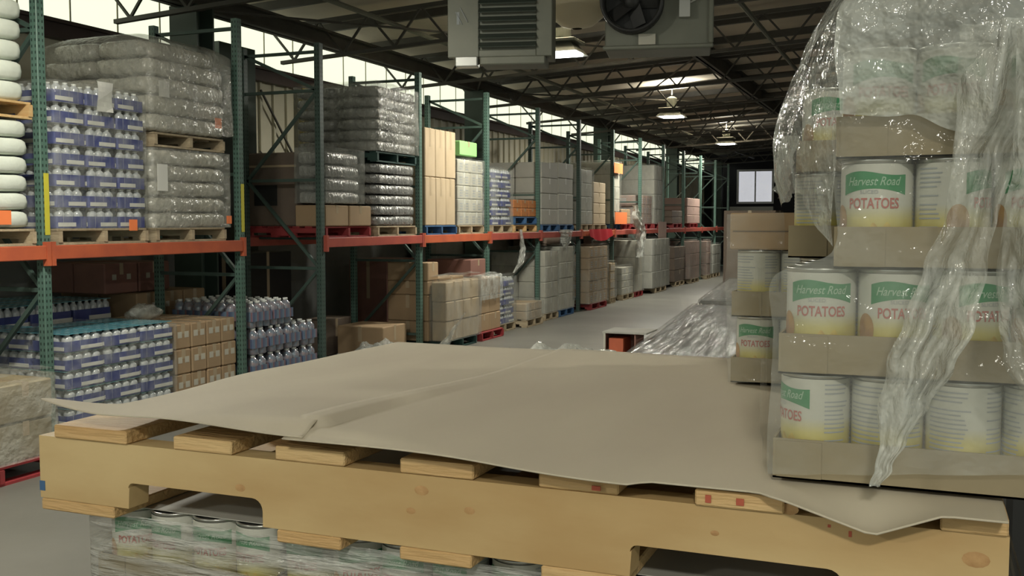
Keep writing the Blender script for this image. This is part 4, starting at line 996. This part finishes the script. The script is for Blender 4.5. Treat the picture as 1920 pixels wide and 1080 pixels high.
def wrapf(name, x0, x1, y0, y1, z0, z1, mt, label, amp, seg=.03):
    b = MB()
    def fn(u, v):
        p = wrapfn(u, v, x1-x0+.01, y1-y0+.006, z0, z1, .05); q = V(((x0+x1)/2+p[0], (y0+y1)/2+p[1], p[2])); d = V((p[0], p[1], 0)).normalized()
        return q+d*(.002+amp*abs(noise.noise(V((q.x*3, q.y*3, q.z*14)))))
    b.grid(int(2*(x1-x0+y1-y0)/seg), max(4, int((z1-z0)/.02)), fn); o = b.build(name, M[mt], smooth=True); tag(o, label, 'plastic film', 'film on the foreground cans'); return o
wrapf('stretch_wrap', XU-.008, XU+1.205, 1.100, 2.06, ZU-.45, ZU+CH+.002, 'filmz', 'tight streaky film round the cans beneath the pallet', .010)

b = MB(); b.grid(40, 30, lambda u, v: (XU+.01+1.17*u, 1.125+.90*v, ZU+CH+.0035)); o = b.build('slip_sheet', M['greycard']); md = o.modifiers.new('thick', 'SOLIDIFY'); md.thickness = .0012; md.offset = 1
tag(o, 'grey sheet lying over the cans beneath the pallet', 'slip sheet')
# ================================================================== FILM ON THE CANS
def loft(cols, nu, nv, amp, mt, label, freq=9, seed=0.0):
    """surface through vertical profiles; each profile is a list of points from top to bottom"""
    def ev(pr, v):
        t_ = v*(len(pr)-1); i = min(int(t_), len(pr)-2); f = t_-i
        p0 = pr[max(i-1, 0)]; p1 = pr[i]; p2 = pr[i+1]; p3 = pr[min(i+2, len(pr)-1)]
        return .5*((2*p1)+(p2-p0)*f+(2*p0-5*p1+4*p2-p3)*f*f+(3*p1-p0-3*p2+p3)*f**3)
    b = MB()
    def fn(u, v):
        pr = [ev(c_, v) for c_ in cols]; p = ev(pr, u)
        n_ = noise.noise_vector(p*freq+V((seed, 0, 0)))*amp+noise.noise_vector(p*freq*3.1)*amp*.35
        return p+n_
    b.grid(nu, nv, fn); o = b.build('film_sheet', M[mt], smooth=True); tag(o, label, 'plastic film', 'film on the foreground cans'); return o
Y = on_y
# hood over the top tray, billowing to the left
loft([[Y(1625, -35, 1.48), Y(1530, 60, 1.48), Y(1478, 160, 1.47), Y(1452, 250, 1.46), Y(1456, 320, 1.45), Y(1470, 382, 1.44)],
      [Y(1600, -40, 1.22), Y(1548, 55, 1.20), Y(1515, 150, 1.2), Y(1505, 240, 1.2), Y(1500, 320, 1.2), Y(1500, 370, 1.2)],
      [Y(1620, -40, 1.085), Y(1585, 40, 1.08), Y(1570, 130, 1.08), Y(1566, 220, 1.08), Y(1566, 330, 1.085), Y(1566, 470, 1.085)]],
     60, 60, .010, 'filmh', 'milky film hood billowing left of the top cans')
loft([[Y(1620, -40, 1.08), Y(1585, 30, 1.075), Y(1575, 130, 1.075), Y(1572, 200, 1.08)],
      [Y(1720, -60, 1.05), Y(1710, 30, 1.05), Y(1710, 130, 1.06), Y(1700, 210, 1.08)],
      [Y(1850, -60, 1.04), Y(1850, 40, 1.03), Y(1840, 130, 1.05), Y(1800, 255, 1.08)],
      [Y(1990, -60, 1.04), Y(1990, 40, 1.03), Y(1990, 130, 1.05), Y(1990, 250, 1.06)]],
     70, 40, .014, 'filmh', 'creased film across the front of the top cans', seed=5)
# thin film on the front face
loft([[Y(1562, 200, 1.09), Y(1560, 330, 1.088), Y(1560, 470, 1.088), Y(1452, 520, 1.09), Y(1450, 640, 1.09), Y(1440, 760, 1.09), Y(1440, 890, 1.09)],
      [Y(1650, 200, 1.084), Y(1650, 330, 1.084), Y(1640, 470, 1.086), Y(1600, 540, 1.088), Y(1600, 640, 1.086), Y(1600, 760, 1.086), Y(1600, 890, 1.088)],
      [Y(1990, 200, 1.084), Y(1990, 330, 1.084), Y(1990, 470, 1.086), Y(1990, 540, 1.088), Y(1990, 640, 1.086), Y(1990, 760, 1.086), Y(1990, 890, 1.088)]],
     60, 90, .003, 'film', 'clear film over the front faces of the can trays', freq=16, seed=2)
loft([[Y(1446, 500, 1.10), Y(1440, 640, 1.10), Y(1437, 890, 1.10)], [Y(1420, 500, 1.42), Y(1425, 640, 1.42), Y(1424, 830, 1.42)]], 30, 40, .003, 'film', 'clear film along the left side of the can trays', seed=9)
loft([[Y(1362, 400, 1.726), Y(1362, 560, 1.726), Y(1364, 715, 1.726)], [Y(1470, 400, 1.724), Y(1470, 560, 1.724), Y(1470, 715, 1.724)]], 20, 40, .003, 'film', 'clear film over the far left can stack', seed=11, freq=14)
# hanging strands
def ribbon(rows, mt, label, fold, seed, nu=26, nv=90, yb=1.04):
    """rows = (y pixel, left px, right px) on a plane just before the trays"""
    b = MB()
    def fn(u, v):
        t_ = v*(len(rows)-1); i = min(int(t_), len(rows)-2); f = t_-i; f = f*f*(3-2*f)
        a, c_ = rows[i], rows[i+1]; py = a[0]+(c_[0]-a[0])*(t_-i); l = a[1]+(c_[1]-a[1])*f; r_ = a[2]+(c_[2]-a[2])*f
        e = noise.noise(V((v*9, seed, 3 if u < .5 else 8)))*9; p = Y(l+(r_-l)*u+e*(abs(u-.5)*2), py, yb)
        k = .00006*(r_-l)*fold
        p.y += k*math.sin(u*7+seed+3*math.sin(v*4))+k*1.2*noise.noise(V((u*6, v*8, seed)))+.0022*noise.noise(V((u*12, v*30, seed)))+.0012*noise.noise(V((u*30, v*70, seed)))
        return p
    b.grid(nu, nv, fn); o = b.build('hanging_film', M[mt], smooth=True); tag(o, label, 'plastic film', 'film on the foreground cans'); return o
ribbon([(40, 1800, 1990), (180, 1795, 1960), (300, 1785, 1900), (410, 1770, 1865), (500, 1735, 1850), (600, 1690, 1830), (690, 1660, 1790), (760, 1650, 1745), (830, 1648, 1700), (880, 1640, 1672), (912, 1630, 1650)],
       'filmo', 'long twisted film tail hanging down the front of the trays', 1.6, 1.0)
ribbon([(60, 1905, 2060), (300, 1900, 2040), (430, 1880, 2020), (560, 1866, 2000), (660, 1880, 1990), (760, 1912, 1980)], 'filmo', 'bulging film sheet at the right edge of the trays', 2.2, 4.0, yb=1.02)
ribbon([(255, 1462, 1500), (300, 1455, 1488), (340, 1450, 1482), (372, 1458, 1474)], 'filmo', 'gathered film tip at the left of the top cans', 1.5, 7.0, nu=10, nv=24, yb=1.40)
print('objects', len(bpy.data.objects))
